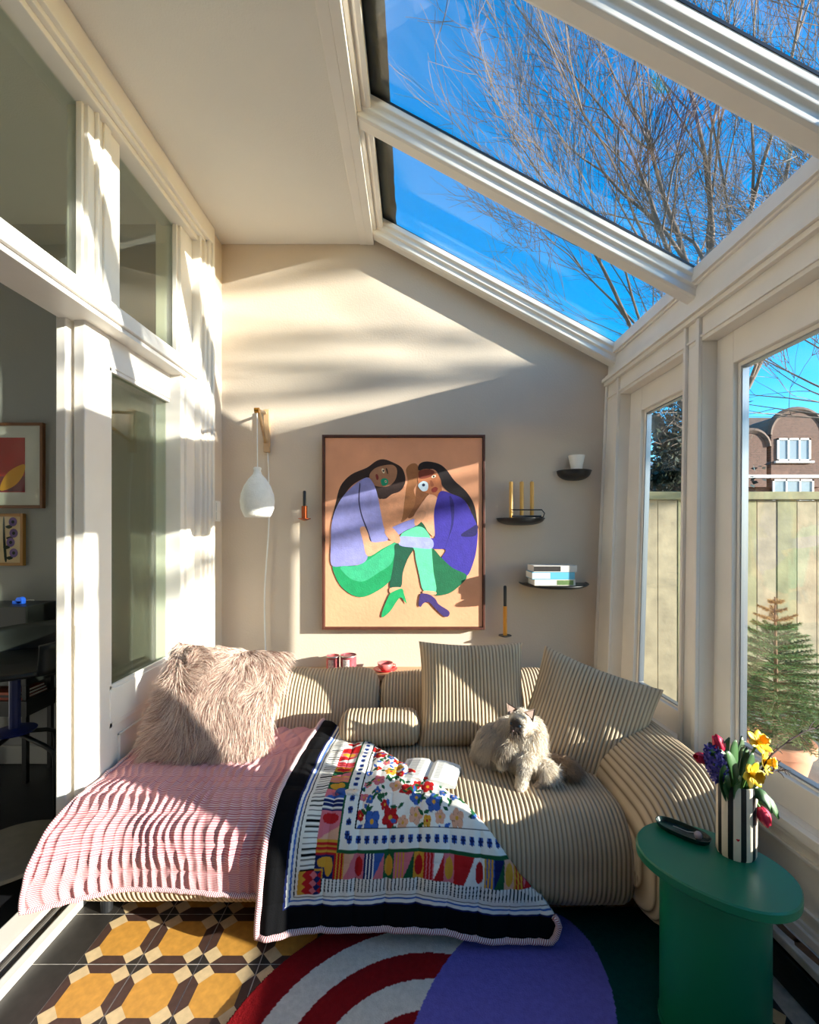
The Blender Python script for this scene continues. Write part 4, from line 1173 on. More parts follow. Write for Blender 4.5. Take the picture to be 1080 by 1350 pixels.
def daffodil(px, py, dd, ax, label):
    hd = vpt(px, py, dd); r = flower_root('daffodil', hd, label); ax = Vector(ax).normalized()
    s0 = ax.orthogonal().normalized(); s1 = ax.cross(s0)
    for k in range(6):
        a = 2 * math.pi * k / 6 + .3; rad = s0 * math.cos(a) + s1 * math.sin(a); tan = -s0 * math.sin(a) + s1 * math.cos(a)
        mb = MB(); petal(mb, hd + rad * .004, rad + ax * .12, tan, .034, .012, .12)
        o = mb.build('petal', M_daff, r, smooth=True); sm = o.modifiers.new('t', 'SOLIDIFY'); sm.thickness = .001
    mb = MB(); vs = []; n = 20
    for (rr, z) in ((.006, .0), (.009, .010), (.011, .02), (.016, .027), (.013, .024), (.008, .012), (.002, .004)):
        for k in range(n):
            a = 2 * math.pi * k / n; q = rr * (1 + (.12 * math.sin(6 * a) if rr > .012 else 0))
            vs.append(hd + ax * z + s0 * (q * math.cos(a)) + s1 * (q * math.sin(a)))
    mb.add(vs, [(i * n + k, i * n + (k + 1) % n, (i + 1) * n + (k + 1) % n, (i + 1) * n + k) for i in range(6) for k in range(n)])
    mb.build('trumpet', M_trump, r, smooth=True)
tulip(928, 1000, .02, (-1, -.3, .35), 'red tulip leaning out over the sofa arm beside the violet hyacinth')
tulip(949, 984, .05, (-.3, .2, 1), 'half hidden pink tulip standing among leaves above the hyacinth')
tulip(1006, 1072, -.04, (.25, -.3, -1), 'red tulip hanging upside down beside the striped vase')
daffodil(1000, 979, .03, (.1, -.6, .6), 'topmost yellow daffodil in the striped vase')
daffodil(1008, 1004, .02, (.5, -.7, .2), 'yellow daffodil facing sideways below the topmost one')
daffodil(991, 1021, -.04, (.2, -1, .15), 'yellow daffodil with open trumpet just above the vase rim')
# hyacinth: many small bells on a spike
hd = vpt(944, 1008, -.02); r = flower_root('hyacinth', hd + Vector((0, 0, -.03)), 'violet hyacinth spike leaning from the striped vase')
R2 = random.Random(5)
axh = Vector((-.35, -.15, 1)).normalized(); s0 = axh.orthogonal().normalized(); s1 = axh.cross(s0)
mb = MB(); mb.tube([hd - axh * .045, hd + axh * .045], .008, 8); mb.build('spike', M_stem, r)
mb = MB()
for k in range(46):
    t = (k / 45 - .5) * .095; a = k * 2.4; rad = s0 * math.cos(a) + s1 * math.sin(a); tan = -s0 * math.sin(a) + s1 * math.cos(a)
    rr = .022 * (1 - (t / .075) ** 2); c0 = hd + axh * t + rad * rr
    for j in range(5):
        b2 = 2 * math.pi * j / 5; pd = (tan * math.cos(b2) + axh * math.sin(b2))
        petal(mb, c0, pd * .9 + rad * .45, pd.cross(rad), .014, .0036, .15, 4)
    mb.tube([c0 - rad * rr * .8, c0], [.002, .0045], 5)
b = mb.build('florets', M_hya, r, smooth=True); setp(b, kind='stuff')
# leaves
lf = empty('flower_foliage', vtop, 'green tulip leaves filling the striped vase', 'leaves')
leafspec = [((966, 1040), (958, 1000), (948, 988), .02), ((968, 1040), (965, 990), (970, 975), .0), ((960, 1040), (955, 1020), (957, 1028), -.05), ((975, 1042), (985, 1000), (984, 985), .03),
            ((962, 1040), (940, 985), (935, 978), .06), ((972, 1040), (978, 1000), (978, 970), .05), ((980, 1044), (1012, 1040), (1027, 1080), -.03), ((978, 1044), (1005, 1030), (1018, 1072), -.05), ((968, 1042), (972, 1020), (975, 1030), -.06),
            ((955, 1042), (950, 1020), (955, 1008), -.045), ((985, 1042), (992, 1015), (1000, 1005), -.02), ((960, 1042), (948, 995), (962, 972), .04), ((975, 1042), (968, 1005), (958, 990), -.01), ((978, 1042), (990, 1010), (992, 992), .0)]
for (a, m_, c_, dd) in leafspec:
    pa, pm, pc = vpt(*a, dd * .4), vpt(*m_, dd), vpt(*c_, dd * 1.2)
    pa.x = vb.x + (pa.x - vb.x) * .8; pa.z = TZ + VH - .05
    path = bez(pa, pm, pc, 10); mb = MB(); vs = []
    for i, p in enumerate(path):
        t = i / 10; w = .017 * math.sin(math.pi * (t * .93 + .05)) ** .7
        tg = (path[min(i + 1, 10)] - path[max(i - 1, 0)]).normalized(); s = tg.cross(Vector((.3, -1, .2))).normalized()
        vs += [p - s * w, p + Vector((0, .003, -.002)), p + s * w]
    mb.add(vs, [(i * 3 + k, i * 3 + k + 1, i * 3 + k + 4, i * 3 + k + 3) for i in range(10) for k in range(2)])
    o = mb.build('leaf', M_leaf, lf, smooth=True); sm = o.modifiers.new('t', 'SOLIDIFY'); sm.thickness = .0012
# bare twigs reaching right
R3 = random.Random(11)
for (path, lab) in (([(985, 1040), (1010, 1005), (1030, 985), (1060, 965), (1078, 960)], 'long bare brown twig arching out of the striped vase'),
             ([(985, 1040), (1005, 1020), (1022, 1018), (1032, 1012)], 'short bare forked twig below the long one in the vase')):
    tw = empty('bare_twig', vpt(*path[0]), lab, 'twig')
    pts = [vpt(px, py, .01 * i) for i, (px, py) in enumerate(path)]
    pts[0].z -= .04
    pp = [Vector(p) for p in catmull([tuple(p) for p in pts], 4, False)]
    MB().tube(pp, [.0030 - .0018 * i / len(pp) for i in range(len(pp))], 6).build('stem', M_twig, tw)
    for k in range(5, len(pp) - 1, 2):
        for j in range(2):
            d = Vector((R3.uniform(.3, 1), R3.uniform(-.5, .5), R3.uniform(-.6, .8))).normalized()
            L = R3.uniform(.02, .05)
            MB().tube([pp[k], pp[k] + d * L * .6 + Vector((0, 0, .004)), pp[k] + d * L], [.0016, .0013, .0008], 5).build('side_shoot', M_twig, tw)

# ================================================================== FUR CUSHION AND CAT
def fur_mesh(name, roots, norms, dirs, lens, wid, cols, m, parent, segs=4, rng=None, droop=0.0):
    """tapered ribbons, one per tuft, all in one mesh"""
    N = len(roots); rng = rng or np.random.default_rng(1)
    roots = np.asarray(roots); norms = np.asarray(norms); dirs = np.asarray(dirs); lens = np.asarray(lens)[:, None]; cols = np.asarray(cols)
    side = np.cross(dirs, rng.normal(size=(N, 3))); side /= np.linalg.norm(side, axis=1, keepdims=True) + 1e-9
    V = np.zeros((N, segs * 2 + 1, 3)); 
    for i in range(segs + 1):
        t = i / segs
        d = norms * (1 - t) * .7 + dirs * (0.3 + 0.7 * t); 
        P = roots + lens * t * (norms * (.55 * (1 - t * .6)) + dirs * (.45 + .35 * t)) + np.array([0, 0, -droop]) * lens * t * t
        w = wid * (1 - t * .85)
        if i < segs:
            V[:, 2 * i] = P - side * w; V[:, 2 * i + 1] = P + side * w
        else: V[:, 2 * i] = P
    k = segs * 2 + 1
    faces = []
    for j in range(N):
        o = j * k
        for i in range(segs - 1): faces.append((o + 2 * i, o + 2 * i + 1, o + 2 * i + 3, o + 2 * i + 2))
        faces.append((o + 2 * segs - 2, o + 2 * segs - 1, o + 2 * segs))
    me = bpy.data.meshes.new(name); 
    pw_ = np.array(parent_world(parent))
    me.from_pydata((V.reshape(-1, 3) - pw_).tolist(), [], faces)
    me.materials.append(m); me.polygons.foreach_set('use_smooth', [True] * len(me.polygons))
    o = bpy.data.objects.new(name, me); col.objects.link(o); o.parent = parent
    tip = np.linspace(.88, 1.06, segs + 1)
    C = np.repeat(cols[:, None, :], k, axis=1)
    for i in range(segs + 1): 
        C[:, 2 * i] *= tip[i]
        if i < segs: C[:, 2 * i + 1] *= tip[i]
    set_colors(o, np.clip(C.reshape(-1, 3), 0, 1))
    setp(o, kind='stuff')
    return o
M_fur = mat('fur_strand', (1, 1, 1), 0.75, attr='Col', spec=.2)
rng = np.random.default_rng(4)

c = at(290, 925, 2.12)
FM = frame(c, (0.10, -1, 0.55), (0.10, 0, 1))
fc = empty('fur_cushion', c, 'shaggy pinkish beige long-pile cushion leaning on the chaise back', 'cushion')
fw_, fh_, ft_ = 0.52, 0.50, 0.17
mb = MB()
for side in (1, -1):
    mb.grid(40, 40, lambda i, j: FM @ Vector(pillow_pt(i * 2 - 1, j * 2 - 1, fw_, fh_, ft_, side, .05)))
mb.build('cushion_body', mat('fur_base', srgb(140, 108, 98), .95), fc, smooth=True, weld=True)
roots, norms, dirs, lens, cols = [], [], [], [], []
for k in range(34000):
    u, v = rng.uniform(-1, 1, 2); sd = 1 if rng.random() < .86 else -1
    p0 = Vector(pillow_pt(u, v, fw_, fh_, ft_, sd, .05)); p1 = Vector(pillow_pt(min(u + .02, 1), v, fw_, fh_, ft_, sd, .05)); p2 = Vector(pillow_pt(u, min(v + .02, 1), fw_, fh_, ft_, sd, .05))
    nn = Vector((u * .5, v * .5, sd)).normalized()
    a = 3.2 * nz(u * 1.7 + 3, v * 1.7, .4) + 0.9 * nz(u * 6, v * 6, 2) + rng.normal() * .25
    # hair swept downwards with swirling locks
    dl = Vector((math.sin(a) * .8 + u * .5, -.55 * math.cos(a) - .25 + v * .35, sd * .15))
    lockc = nz(u * 9, v * 9, 5)
    roots.append(FM @ p0); norms.append((FM.to_3x3() @ nn)); dirs.append((FM.to_3x3() @ dl).normalized())
    lens.append(rng.uniform(.05, .085))
    s = .92 + .22 * lockc + rng.normal() * .05
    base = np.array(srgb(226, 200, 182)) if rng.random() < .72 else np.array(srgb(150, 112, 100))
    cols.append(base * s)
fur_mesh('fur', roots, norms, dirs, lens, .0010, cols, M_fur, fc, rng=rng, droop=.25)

# ---- cat: one continuous body from a voxel skin, then long coat
cat = empty('cat', at_z(690, 1030, SEAT_Z + .02), 'fluffy cream long-haired cat with grey mask and tail sitting on the sofa', 'cat')
def blob(mb, c, r, rot=None, n=14):
    vs = []; 
    for i in range(n + 1):
        th = math.pi * i / n
        for k in range(n * 2):
            ph = math.pi * k / n
            v = Vector((r[0] * math.sin(th) * math.cos(ph), r[1] * math.sin(th) * math.sin(ph), r[2] * math.cos(th)))
            if rot: v = rot @ v
            vs.append(Vector(c) + v)
    m = n * 2
    mb.add(vs, [(i * m + k, i * m + (k + 1) % m, (i + 1) * m + (k + 1) % m, (i + 1) * m + k) for i in range(n) for k in range(m)])
SZ = SEAT_Z + .028
def cp_(px, py, d): return at(px, py, d)
mb = MB()
hd_c = cp_(687, 951, 1.88)
body_c = cp_(658, 985, 1.98); chest = cp_(694, 984, 1.90); hip = cp_(700, 1010, 1.92)
blob(mb, body_c, (.095, .09, .095), Matrix.Rotation(.3, 3, 'Y'))
blob(mb, cp_(647, 992, 2.0), (.070, .075, .080))
blob(mb, cp_(672, 965, 1.97), (.062, .06, .055))
blob(mb, chest, (.066, .060, .085)); blob(mb, hip, (.090, .078, .058))
blob(mb, cp_(700, 965, 1.90), (.048, .048, .060))
blob(mb, hd_c, (.048, .050, .045))
face_d = Vector((-0.66, -0.72, -0.16)).normalized()
blob(mb, hd_c + face_d * .042 - Vector((0, 0, .013)), (.023, .022, .018))
blob(mb, hd_c + face_d * .026 + Vector((.010, -.018, -.018)), (.022, .022, .020))
def limb(pts, rad):
    q = [Vector(p) for p in catmull([tuple(p) for p in pts], 4, False)]
    rr = np.interp(np.linspace(0, 1, len(q)), np.linspace(0, 1, len(rad)), rad)
    for p, r_ in zip(q, rr): blob(mb, p, (r_, r_, r_), n=8)
paw = cp_(686, 1044, 1.80); paw.z = SZ + .004
limb([cp_(696, 992, 1.86), cp_(690, 1018, 1.80), cp_(687, 1034, 1.79), paw], [.034, .027, .022, .021])
blob(mb, paw + Vector((-.003, -.012, -.002)), (.020, .026, .015))
paw2 = cp_(660, 1002, 1.88)
limb([cp_(676, 985, 1.88), cp_(664, 996, 1.86), paw2 + Vector((0, -.02, -.012))], [.032, .024, .02])
limb([cp_(706, 1010, 1.87), cp_(722, 1018, 1.83), cp_(716, 1032, 1.80)], [.042, .034, .022])
hp2 = cp_(712, 1036, 1.80); hp2.z = SZ + .004
blob(mb, hp2, (.028, .020, .016))
tail = [cp_(712, 1010, 1.95), cp_(732, 1008, 1.92), cp_(748, 1020, 1.88), cp_(757, 1036, 1.84)]
for t_ in tail: t_.z = max(t_.z, SZ + .028)
limb(tail, [.026, .032, .036, .024])
tmp = mb.build('cat_volume', M_fur)
rm = tmp.modifiers.new('r', 'REMESH'); rm.mode = 'VOXEL'; rm.voxel_size = .0065
sm = tmp.modifiers.new('s', 'SMOOTH'); sm.factor = .5; sm.iterations = 6
dg = bpy.context.evaluated_depsgraph_get(); dg.update()
me = bpy.data.meshes.new_from_object(tmp.evaluated_get(dg)); bpy.data.objects.remove(tmp)
me.transform(Matrix.Translation(-Vector(cat.location)))
me.polygons.foreach_set('use_smooth', [True] * len(me.polygons))
me.materials.clear(); me.materials.append(M_fur)
cb = bpy.data.objects.new('body', me); col.objects.link(cb); cb.parent = cat
CREAM = np.array(srgb(226, 214, 196)); GREY = np.array(srgb(122, 104, 88)); DK = np.array(srgb(70, 56, 50))
muz = hd_c + face_d * .060 - Vector((0, 0, .010))
leg_axis = [cp_(690, 1018, 1.80), cp_(687, 1034, 1.79)]
def cat_col(p):
    p = Vector(p)
    c_ = CREAM.copy()
    def mixin(cen, r0, r1, cc, k=1.0):
        nonlocal c_
        t = (1 - sstep(r0, r1, (p - cen).length)) * k; c_ = c_ * (1 - t) + cc * t
    mixin(muz + Vector((0, 0, .010)), .030, .050, DK, .95)
    for t_ in (tail[1], tail[2], tail[3]): mixin(t_, .03, .085, np.array(srgb(164, 138, 112)), .9)
    mixin(tail[3], .02, .06, GREY, .6)
    mixin(cp_(662, 994, 1.86), .025, .060, GREY * .9, .85); mixin(hp2, .02, .06, GREY, .7); mixin(leg_axis[0], .018, .04, DK * 1.2, .75)
    mixin(cp_(640, 1008, 1.96), .03, .09, GREY, .75); mixin(cp_(716, 998, 1.90), .02, .06, GREY, .75); mixin(cp_(705, 1018, 1.84), .02, .05, GREY * 1.2, .6)
    mixin(cp_(648, 975, 1.93), .03, .12, np.array(srgb(190, 172, 150)), .7)
    return c_ * (1 + .10 * nz(p.x * 60, p.y * 60, p.z * 60))
vw = [Vector(v.co) + Vector(cat.location) for v in me.vertices]
set_colors(cb, [cat_col(p) for p in vw])
me.calc_loop_triangles()
tri = [(t.vertices[0], t.vertices[1], t.vertices[2]) for t in me.loop_triangles]
ar = np.array([t.area for t in me.loop_triangles]); ar /= ar.sum()
pick = rng.choice(len(tri), size=34000, p=ar)
roots, norms, dirs, lens, cols = [], [], [], [], []
for k in pick:
    a, b2, c_ = tri[k]; r1, r2 = rng.random(2)
    if r1 + r2 > 1: r1, r2 = 1 - r1, 1 - r2
    p = vw[a] + (vw[b2] - vw[a]) * r1 + (vw[c_] - vw[a]) * r2
    n = Vector(me.vertices[a].normal)
    if p.z < SZ + .004 and n.z < -.3: continue
    fl = (p - hd_c)
    if fl.length < .062:
        dd = fl - face_d * fl.dot(face_d) - face_d * .025; L = .009 + .010 * sstep(-.02, .05, -fl.dot(face_d))
        if (p - muz).length < .042: L = .005
    else:
        dd = Vector((.25 * (p.x - body_c.x) / .1, -.1, -1)); L = .042
        if p.x > tail[0].x + .02: dd = Vector((.6, -.3, -.5)); L = .042
        if min((p - paw).length, (p - leg_axis[1]).length, (p - leg_axis[0]).length) < .045 or (p - hp2).length < .04 or (p - paw2).length < .045: L = .011
        if p.z < SZ + .03: L = min(L, .018)
    dd = dd + Vector(rng.normal(size=3) * .32) + Vector((.5 * nz(p.x * 30, p.y * 30, p.z * 30), 0, .3 * nz(p.x * 30, p.z * 30, 9)))
    if dd.length < 1e-4: continue
    dd = (dd - n * min(0, dd.dot(n))).normalized()
    roots.append(p); norms.append(n); dirs.append(dd); lens.append(L * rng.uniform(.7, 1.2))
    cols.append(cat_col(p) * (1 + rng.normal() * .07))
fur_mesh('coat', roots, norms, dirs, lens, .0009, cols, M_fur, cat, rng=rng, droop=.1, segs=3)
# ears, eyes, nose
M_ear = mat('ear_skin', srgb(170, 130, 118), .8); M_eye = mat('cat_eye', srgb(52, 66, 80), .15); M_nose = mat('cat_nose', srgb(70, 48, 46), .5)
rt = face_d.cross(Vector((0, 0, 1))).normalized()
M_earf = mat('ear_fur', srgb(120, 100, 88), .9); M_eari = mat('ear_inner', srgb(168, 138, 124), .9)
for (tip_, b0, b1) in ((cp_(668, 926, 1.875), cp_(670, 943, 1.860), cp_(683, 935, 1.870)), (cp_(706, 934, 1.835), cp_(689, 939, 1.825), cp_(703, 953, 1.825))):
    mid = (b0 + b1) / 2; back = mid + Vector((.010, .018, -.004)); inn = mid.lerp(tip_, .35) + Vector((.004, .012, 0))
    ear = MB().add([b0, b1, tip_, back, inn], [(0, 4, 2), (4, 1, 2), (1, 3, 2), (3, 0, 2)]).build('ear', M_earf, cat, smooth=False)
    MB().add([b0.lerp(inn, .4) - Vector((0, .001, 0)), b1.lerp(inn, .4) - Vector((0, .001, 0)), tip_.lerp(inn, .4) - Vector((0, .002, 0))], [(0, 1, 2)]).build('ear_inner', M_eari, ear)
for sgn in (1, -1):
    mb = MB(); mb.lathe([(max(.0003, .0065 * math.sin(math.pi * k / 8)), -.0065 * math.cos(math.pi * k / 8)) for k in range(9)], hd_c + face_d * .044 + rt * .019 * sgn + Vector((0, 0, .006)), 12)
    mb.build('eye', M_eye, cat, smooth=True)
mb = MB(); mb.lathe([(max(.0003, .006 * math.sin(math.pi * k / 8)), -.0045 * math.cos(math.pi * k / 8)) for k in range(9)], hd_c + face_d * .066 - Vector((0, 0, .007)), 12)
mb.build('nose', M_nose, cat, smooth=True)

# ================================================================== NEXT ROOM
M_pglass = glass_mat('picture_glass', (1, 1, 1), .012)
def framed(name, px0, px1, py0, py1, label, fm, mount, inset_px):
    a = at(px0, py0, RY - .025); b = at(px1, py1, RY - .025); y = RY - .025; f_ = .018
    r = empty(name, ((a.x + b.x) / 2, RY, b.z), label, 'picture')
    for (x0, x1, z0, z1) in ((a.x, a.x + f_, b.z, a.z), (b.x - f_, b.x, b.z, a.z), (a.x + f_, b.x - f_, a.z - f_, a.z), (a.x + f_, b.x - f_, b.z, b.z + f_)):
        MB().box(x0, x1, y, RY, z0, z1).build('frame_side', fm, r, bevel=.002)
    MB().box(a.x + f_, b.x - f_, y + .008, RY, b.z + f_, a.z - f_).build('mount', mount, r)
    g = MB().box(a.x + f_, b.x - f_, y + .004, y + .006, b.z + f_, a.z - f_).build('glazing', M_pglass, r)
    return r, y + .0075
M_mount = mat('mount_board', (.62, .61, .55), .9)
pr, yy = framed('framed_print', -62, 56, 557, 670, 'brown framed red print with a yellow leaf on the far room wall', mat('brown_frame', srgb(120, 76, 46), .5), M_mount, 10)
def flat(name, pts, m, par, y, sub=4):
    q = catmull(pts, sub) if sub else pts
    return MB().prism([at(px, py, y) for px, py in q], (0, -.0004, 0)).build(name, m, par)
art = flat('red_print', [(-40, 577), (33, 577), (33, 649), (-40, 649)], mat('print_red', srgb(170, 26, 26), .8, .1, 20), pr, yy, 0)
flat('maroon_band', [(-40, 628), (33, 628), (33, 648), (-40, 648)], mat('print_maroon', srgb(112, 22, 44), .8), art, yy - .0006, 0)
flat('yellow_leaf', [(0, 646), (4, 632), (14, 620), (32, 612), (31, 625), (22, 638), (10, 645)], mat('print_yellow', srgb(208, 148, 40), .8), art, yy - .0012)
pr, yy = framed('framed_print', -34, 30, 677, 746, 'gold framed print of purple flowers below the red print', mat('gold_frame', srgb(168, 118, 56), .4), mat('print_cream', srgb(214, 190, 150), .9), 4)
Mp, Mq = mat('print_purple', srgb(120, 96, 150), .8), mat('print_green', srgb(34, 46, 32), .8)
flat('printed_stem', [(4, 684), (6, 684), (7, 710), (9, 738), (6, 738), (4, 712)], Mq, pr, yy)
for (x, y_) in ((17, 688), (18, 703), (14, 715), (18, 729), (-6, 690), (-8, 706), (-6, 722)):
    flat('printed_flower', [(x + 5.5 * math.cos(a), y_ + 6 * math.sin(a)) for a in [2 * math.pi * k / 10 for k in range(10)]], Mp, pr, yy - .0004)
    flat('printed_flower_centre', [(x + 2 * math.cos(a), y_ + 2.2 * math.sin(a)) for a in [2 * math.pi * k / 8 for k in range(8)]], Mq, pr, yy - .0010)
    flat('printed_leaf', [(x - 10, y_ + 6), (x - 3, y_ + 4), (x - 1, y_ + 7), (x - 6, y_ + 9)], Mq, pr, yy - .0002)
# black loudspeaker-like cabinet on a shelf stand
sp = empty('black_cabinet', (-2.3, 2.72, 0), 'black box cabinet standing against the grey wall of the next room', 'cabinet')
a = at(-60, 800, 2.60); b = at(35, 905, 2.60)
MB().box(a.x, b.x, 2.60, RY - .025, b.z, a.z).build('cabinet_body', M_black, sp, bevel=.005)
for (x, y_) in ((a.x + .03, 2.63), (b.x - .03, 2.63), (a.x + .03, 2.81), (b.x - .03, 2.81)):
    MB().box(x - .012, x + .012, y_ - .012, y_ + .012, 0, b.z).build('leg', M_black, sp)
MB().box(a.x, b.x, 2.60, RY - .025, at(0, 945, 2.6).z, at(0, 925, 2.6).z).build('shelf', M_black, sp)
zz = at(0, 925, 2.6).z + .001
for k, (cc, lab) in enumerate((((150, 60, 30), 'orange-brown magazine at the bottom of the pile under the black cabinet'), ((60, 44, 40), 'dark magazine in the middle of the pile under the black cabinet'), ((176, 84, 50), 'orange magazine on top of the pile under the black cabinet'))):
    mg = empty('magazine', ((a.x + b.x) / 2, 2.7, zz), lab, 'magazine', 'magazines under the black cabinet')
    MB().box(a.x + .05, b.x - .04 - .01 * k, 2.62, 2.80, zz + .002, zz + .012).build('page_block', M_page, mg)
    mb = MB(); mb.box(a.x + .05, b.x - .038 - .01 * k, 2.618, 2.80, zz, zz + .002); mb.box(a.x + .05, b.x - .038 - .01 * k, 2.618, 2.80, zz + .012, zz + .014); mb.box(a.x + .05, b.x - .038 - .01 * k, 2.618, 2.62, zz + .002, zz + .012)
    mb.build('cover', mat('mag_%d' % k, srgb(*cc), .5, .4, 30), mg); zz += .0145
tp = at(24, 800, 2.7); tz = at(0, 800, 2.6).z
tape = empty('blue_tape_dispenser', (tp.x, 2.70, tz), 'small bright blue plastic dispenser on top of the black cabinet', 'dispenser')
MB().box(tp.x - .03, tp.x + .03, 2.69, 2.72, tz, tz + .02).build('base', mat('blue_plastic', srgb(40, 90, 220), .3), tape, bevel=.004)
MB().tube([(tp.x + .01, 2.69, tz + .022), (tp.x + .01, 2.72, tz + .022)], .018, 16).build('reel', MATS['blue_plastic'], tape)
# white power strip with cable
px_ = at(38, 880, RY - .02)
ps = empty('power_strip', (px_.x, RY, px_.z), 'white power strip with cable on the wall beside the black cabinet', 'power strip')
MB().box(px_.x - .012, px_.x + .02, RY - .03, RY, at(0, 920, RY).z, at(0, 790, RY).z).build('strip', M_porc, ps, bevel=.004)
q0 = Vector((px_.x + .01, RY - .03, at(0, 915, RY).z))
MB().tube([q0, q0 + Vector((.03, -.005, -.02)), q0 + Vector((.035, -.005, -.06)), q0 + Vector((0, -.005, -.1)), q0 + Vector((-.05, 0, -.11))], .004, 6).build('cable', M_porc, ps, smooth=True)
# black shell chair with blue swivel base
ch = empty('shell_chair', (-2.05, 2.35, 0), 'black moulded armchair on a blue swivel foot in the next room', 'chair')
cc = Vector((-1.965, 2.30, 0))
zt, zl = at(0, 838, 2.2).z, at(0, 885, 2.2).z
mb = MB(); n = 30
def shell(u, v):
    a = math.radians(-40 + 260 * u); r = .36 + .03 * v; z = zl + (zt - zl) * v * (1 - .35 * abs(u - .5)) + .02 * math.sin(u * 6)
    return (cc.x + r * math.cos(a) * .95, cc.y + r * math.sin(a) * .8, z)
mb.grid(n, 6, shell); o = mb.build('backrest', M_black, ch, smooth=True); s_ = o.modifiers.new('t', 'SOLIDIFY'); s_.thickness = .022
mb = MB(); mb.lathe([(.001, zl - .02), (.30, zl - .01), (.34, zl + .015), (.30, zl + .02), (.001, zl + .005)], cc, 32, sy=.85); mb.build('seat', M_black, ch, smooth=True)
M_blue = mat('blue_enamel', srgb(24, 34, 92), .4)
MB().tube([(cc.x, cc.y, .44), (cc.x, cc.y, zl - .01)], .024, 14).build('column', M_blue, ch)
MB().lathe([(.001, .425), (.085, .43), (.09, .44), (.001, .455)], cc, 24).build('base_plate', M_blue, ch, smooth=40)
for k in range(4):
    a = math.radians(-8 + 90 * k); d_ = Vector((math.cos(a), math.sin(a), 0))
    q = cc + Vector((0, 0, .43))
    MB().tube([q, q + d_ * .17 + Vector((0, 0, -.06)), q + d_ * .215 + Vector((0, 0, -.085)), q + d_ * .225 + Vector((0, 0, -.13)), Vector((cc.x, cc.y, 0)) + d_ * .23], .011, 8).build('leg', M_black, ch, smooth=True)
# low round grey stool by the doorway
st = empty('round_stool', (-1.66, 1.93, 0), 'low round grey topped stool on the dark floor by the doorway', 'stool')
MB().lathe([(.001, .078), (.20, .08), (.205, .088), (.205, .098), (.20, .102), (.001, .104)], (-1.665, 1.93, 0), 44).build('seat', mat('grey_felt', srgb(120, 112, 98), .9, .1, 20), st, smooth=40)
for k in range(3):
    a = 2 * math.pi * k / 3 + .4
    MB().tube([(-1.665 + .15 * math.cos(a), 1.93 + .15 * math.sin(a), .08), (-1.665 + .17 * math.cos(a), 1.93 + .17 * math.sin(a), 0)], .012, 8).build('leg', M_black, st)

# ================================================================== OUTSIDE
GZ = -0.12
M_ground = mat('paving_grey', srgb(118, 112, 104), .9, .3, 6, .4, 40)
setp(MB().box(1.35, 60, -30, 60, GZ - .1, GZ).build('garden_ground', M_ground), kind='structure')
# ---- fence of upright boards
FY = 3.95
M_fence = mat('weathered_board', srgb(146, 134, 108), .85, .3, 7, .4, 40)
M_fence2 = mat('weathered_board_green', srgb(132, 128, 94), .85, .3, 6, .4, 40)
fence = empty('garden_fence', (2.5, FY, GZ), 'weathered pale timber board fence with capping rail behind the windows', 'fence')
ft = at(0, 657, FY).z
bw = 0.168
protos = []
for k in range(24):
    x0 = 1.40 + k * bw
    dz = rnd.uniform(-.008, .008)
    o = MB().box(x0 + .002, x0 + bw - .003, FY + rnd.uniform(-.004, .004), FY + .022, GZ + .02, ft - .01 + dz).build('board', M_fence if rnd.random() < .6 else M_fence2, fence, bevel=.003)
MB().box(1.40, 5.45, FY - .035, FY + .05, ft - .012, ft + .055).build('capping_rail', M_fence2, fence, bevel=.006)
for z in (.35, 1.2): MB().box(1.40, 5.45, FY + .022, FY + .06, z, z + .09).build('back_rail', M_fence, fence)
# ---- potted fir
pc = Vector(at(1022, 1000, 2.95)); pc.z = GZ
fir = empty('potted_fir', pc, 'small fir tree in a terracotta pot on the paving outside', 'tree')
M_terra = mat('terracotta', srgb(206, 140, 108), .8, .15, 12)
PR = 43 / F * 2.95
ptop = at(0, 972, 2.95).z
MB().lathe([(.001, GZ), (PR * .72, GZ), (PR * .93, ptop - .06), (PR, ptop - .06), (PR, ptop), (PR * .88, ptop), (PR * .85, ptop - .05), (.001, ptop - .05)], (pc.x, pc.y, 0), 36).build('pot', M_terra, fir, smooth=35)
MB().lathe([(.001, ptop - .035), (PR * .85, ptop - .04)], (pc.x, pc.y, 0), 24).build('soil', mat('soil', (.03, .022, .016), .95), fir)
fx = Vector((at(1022, 0, 2.95).x, 2.95, 0)); ztop = at(0, 787, 2.95).z
M_bark = mat('fir_bark', srgb(110, 84, 58), .9, .2, 30)
MB().tube([(fx.x, fx.y, ptop - .05), (fx.x + .005, fx.y, (ptop + ztop) / 2), (fx.x, fx.y, ztop)], [.016, .011, .004], 8).build('trunk', M_bark, fir, smooth=True)
R4 = random.Random(8); nr = np.random.default_rng(8)
mbb = MB(); nroots, nn_, nd_, nl_, nc_ = [], [], [], [], []
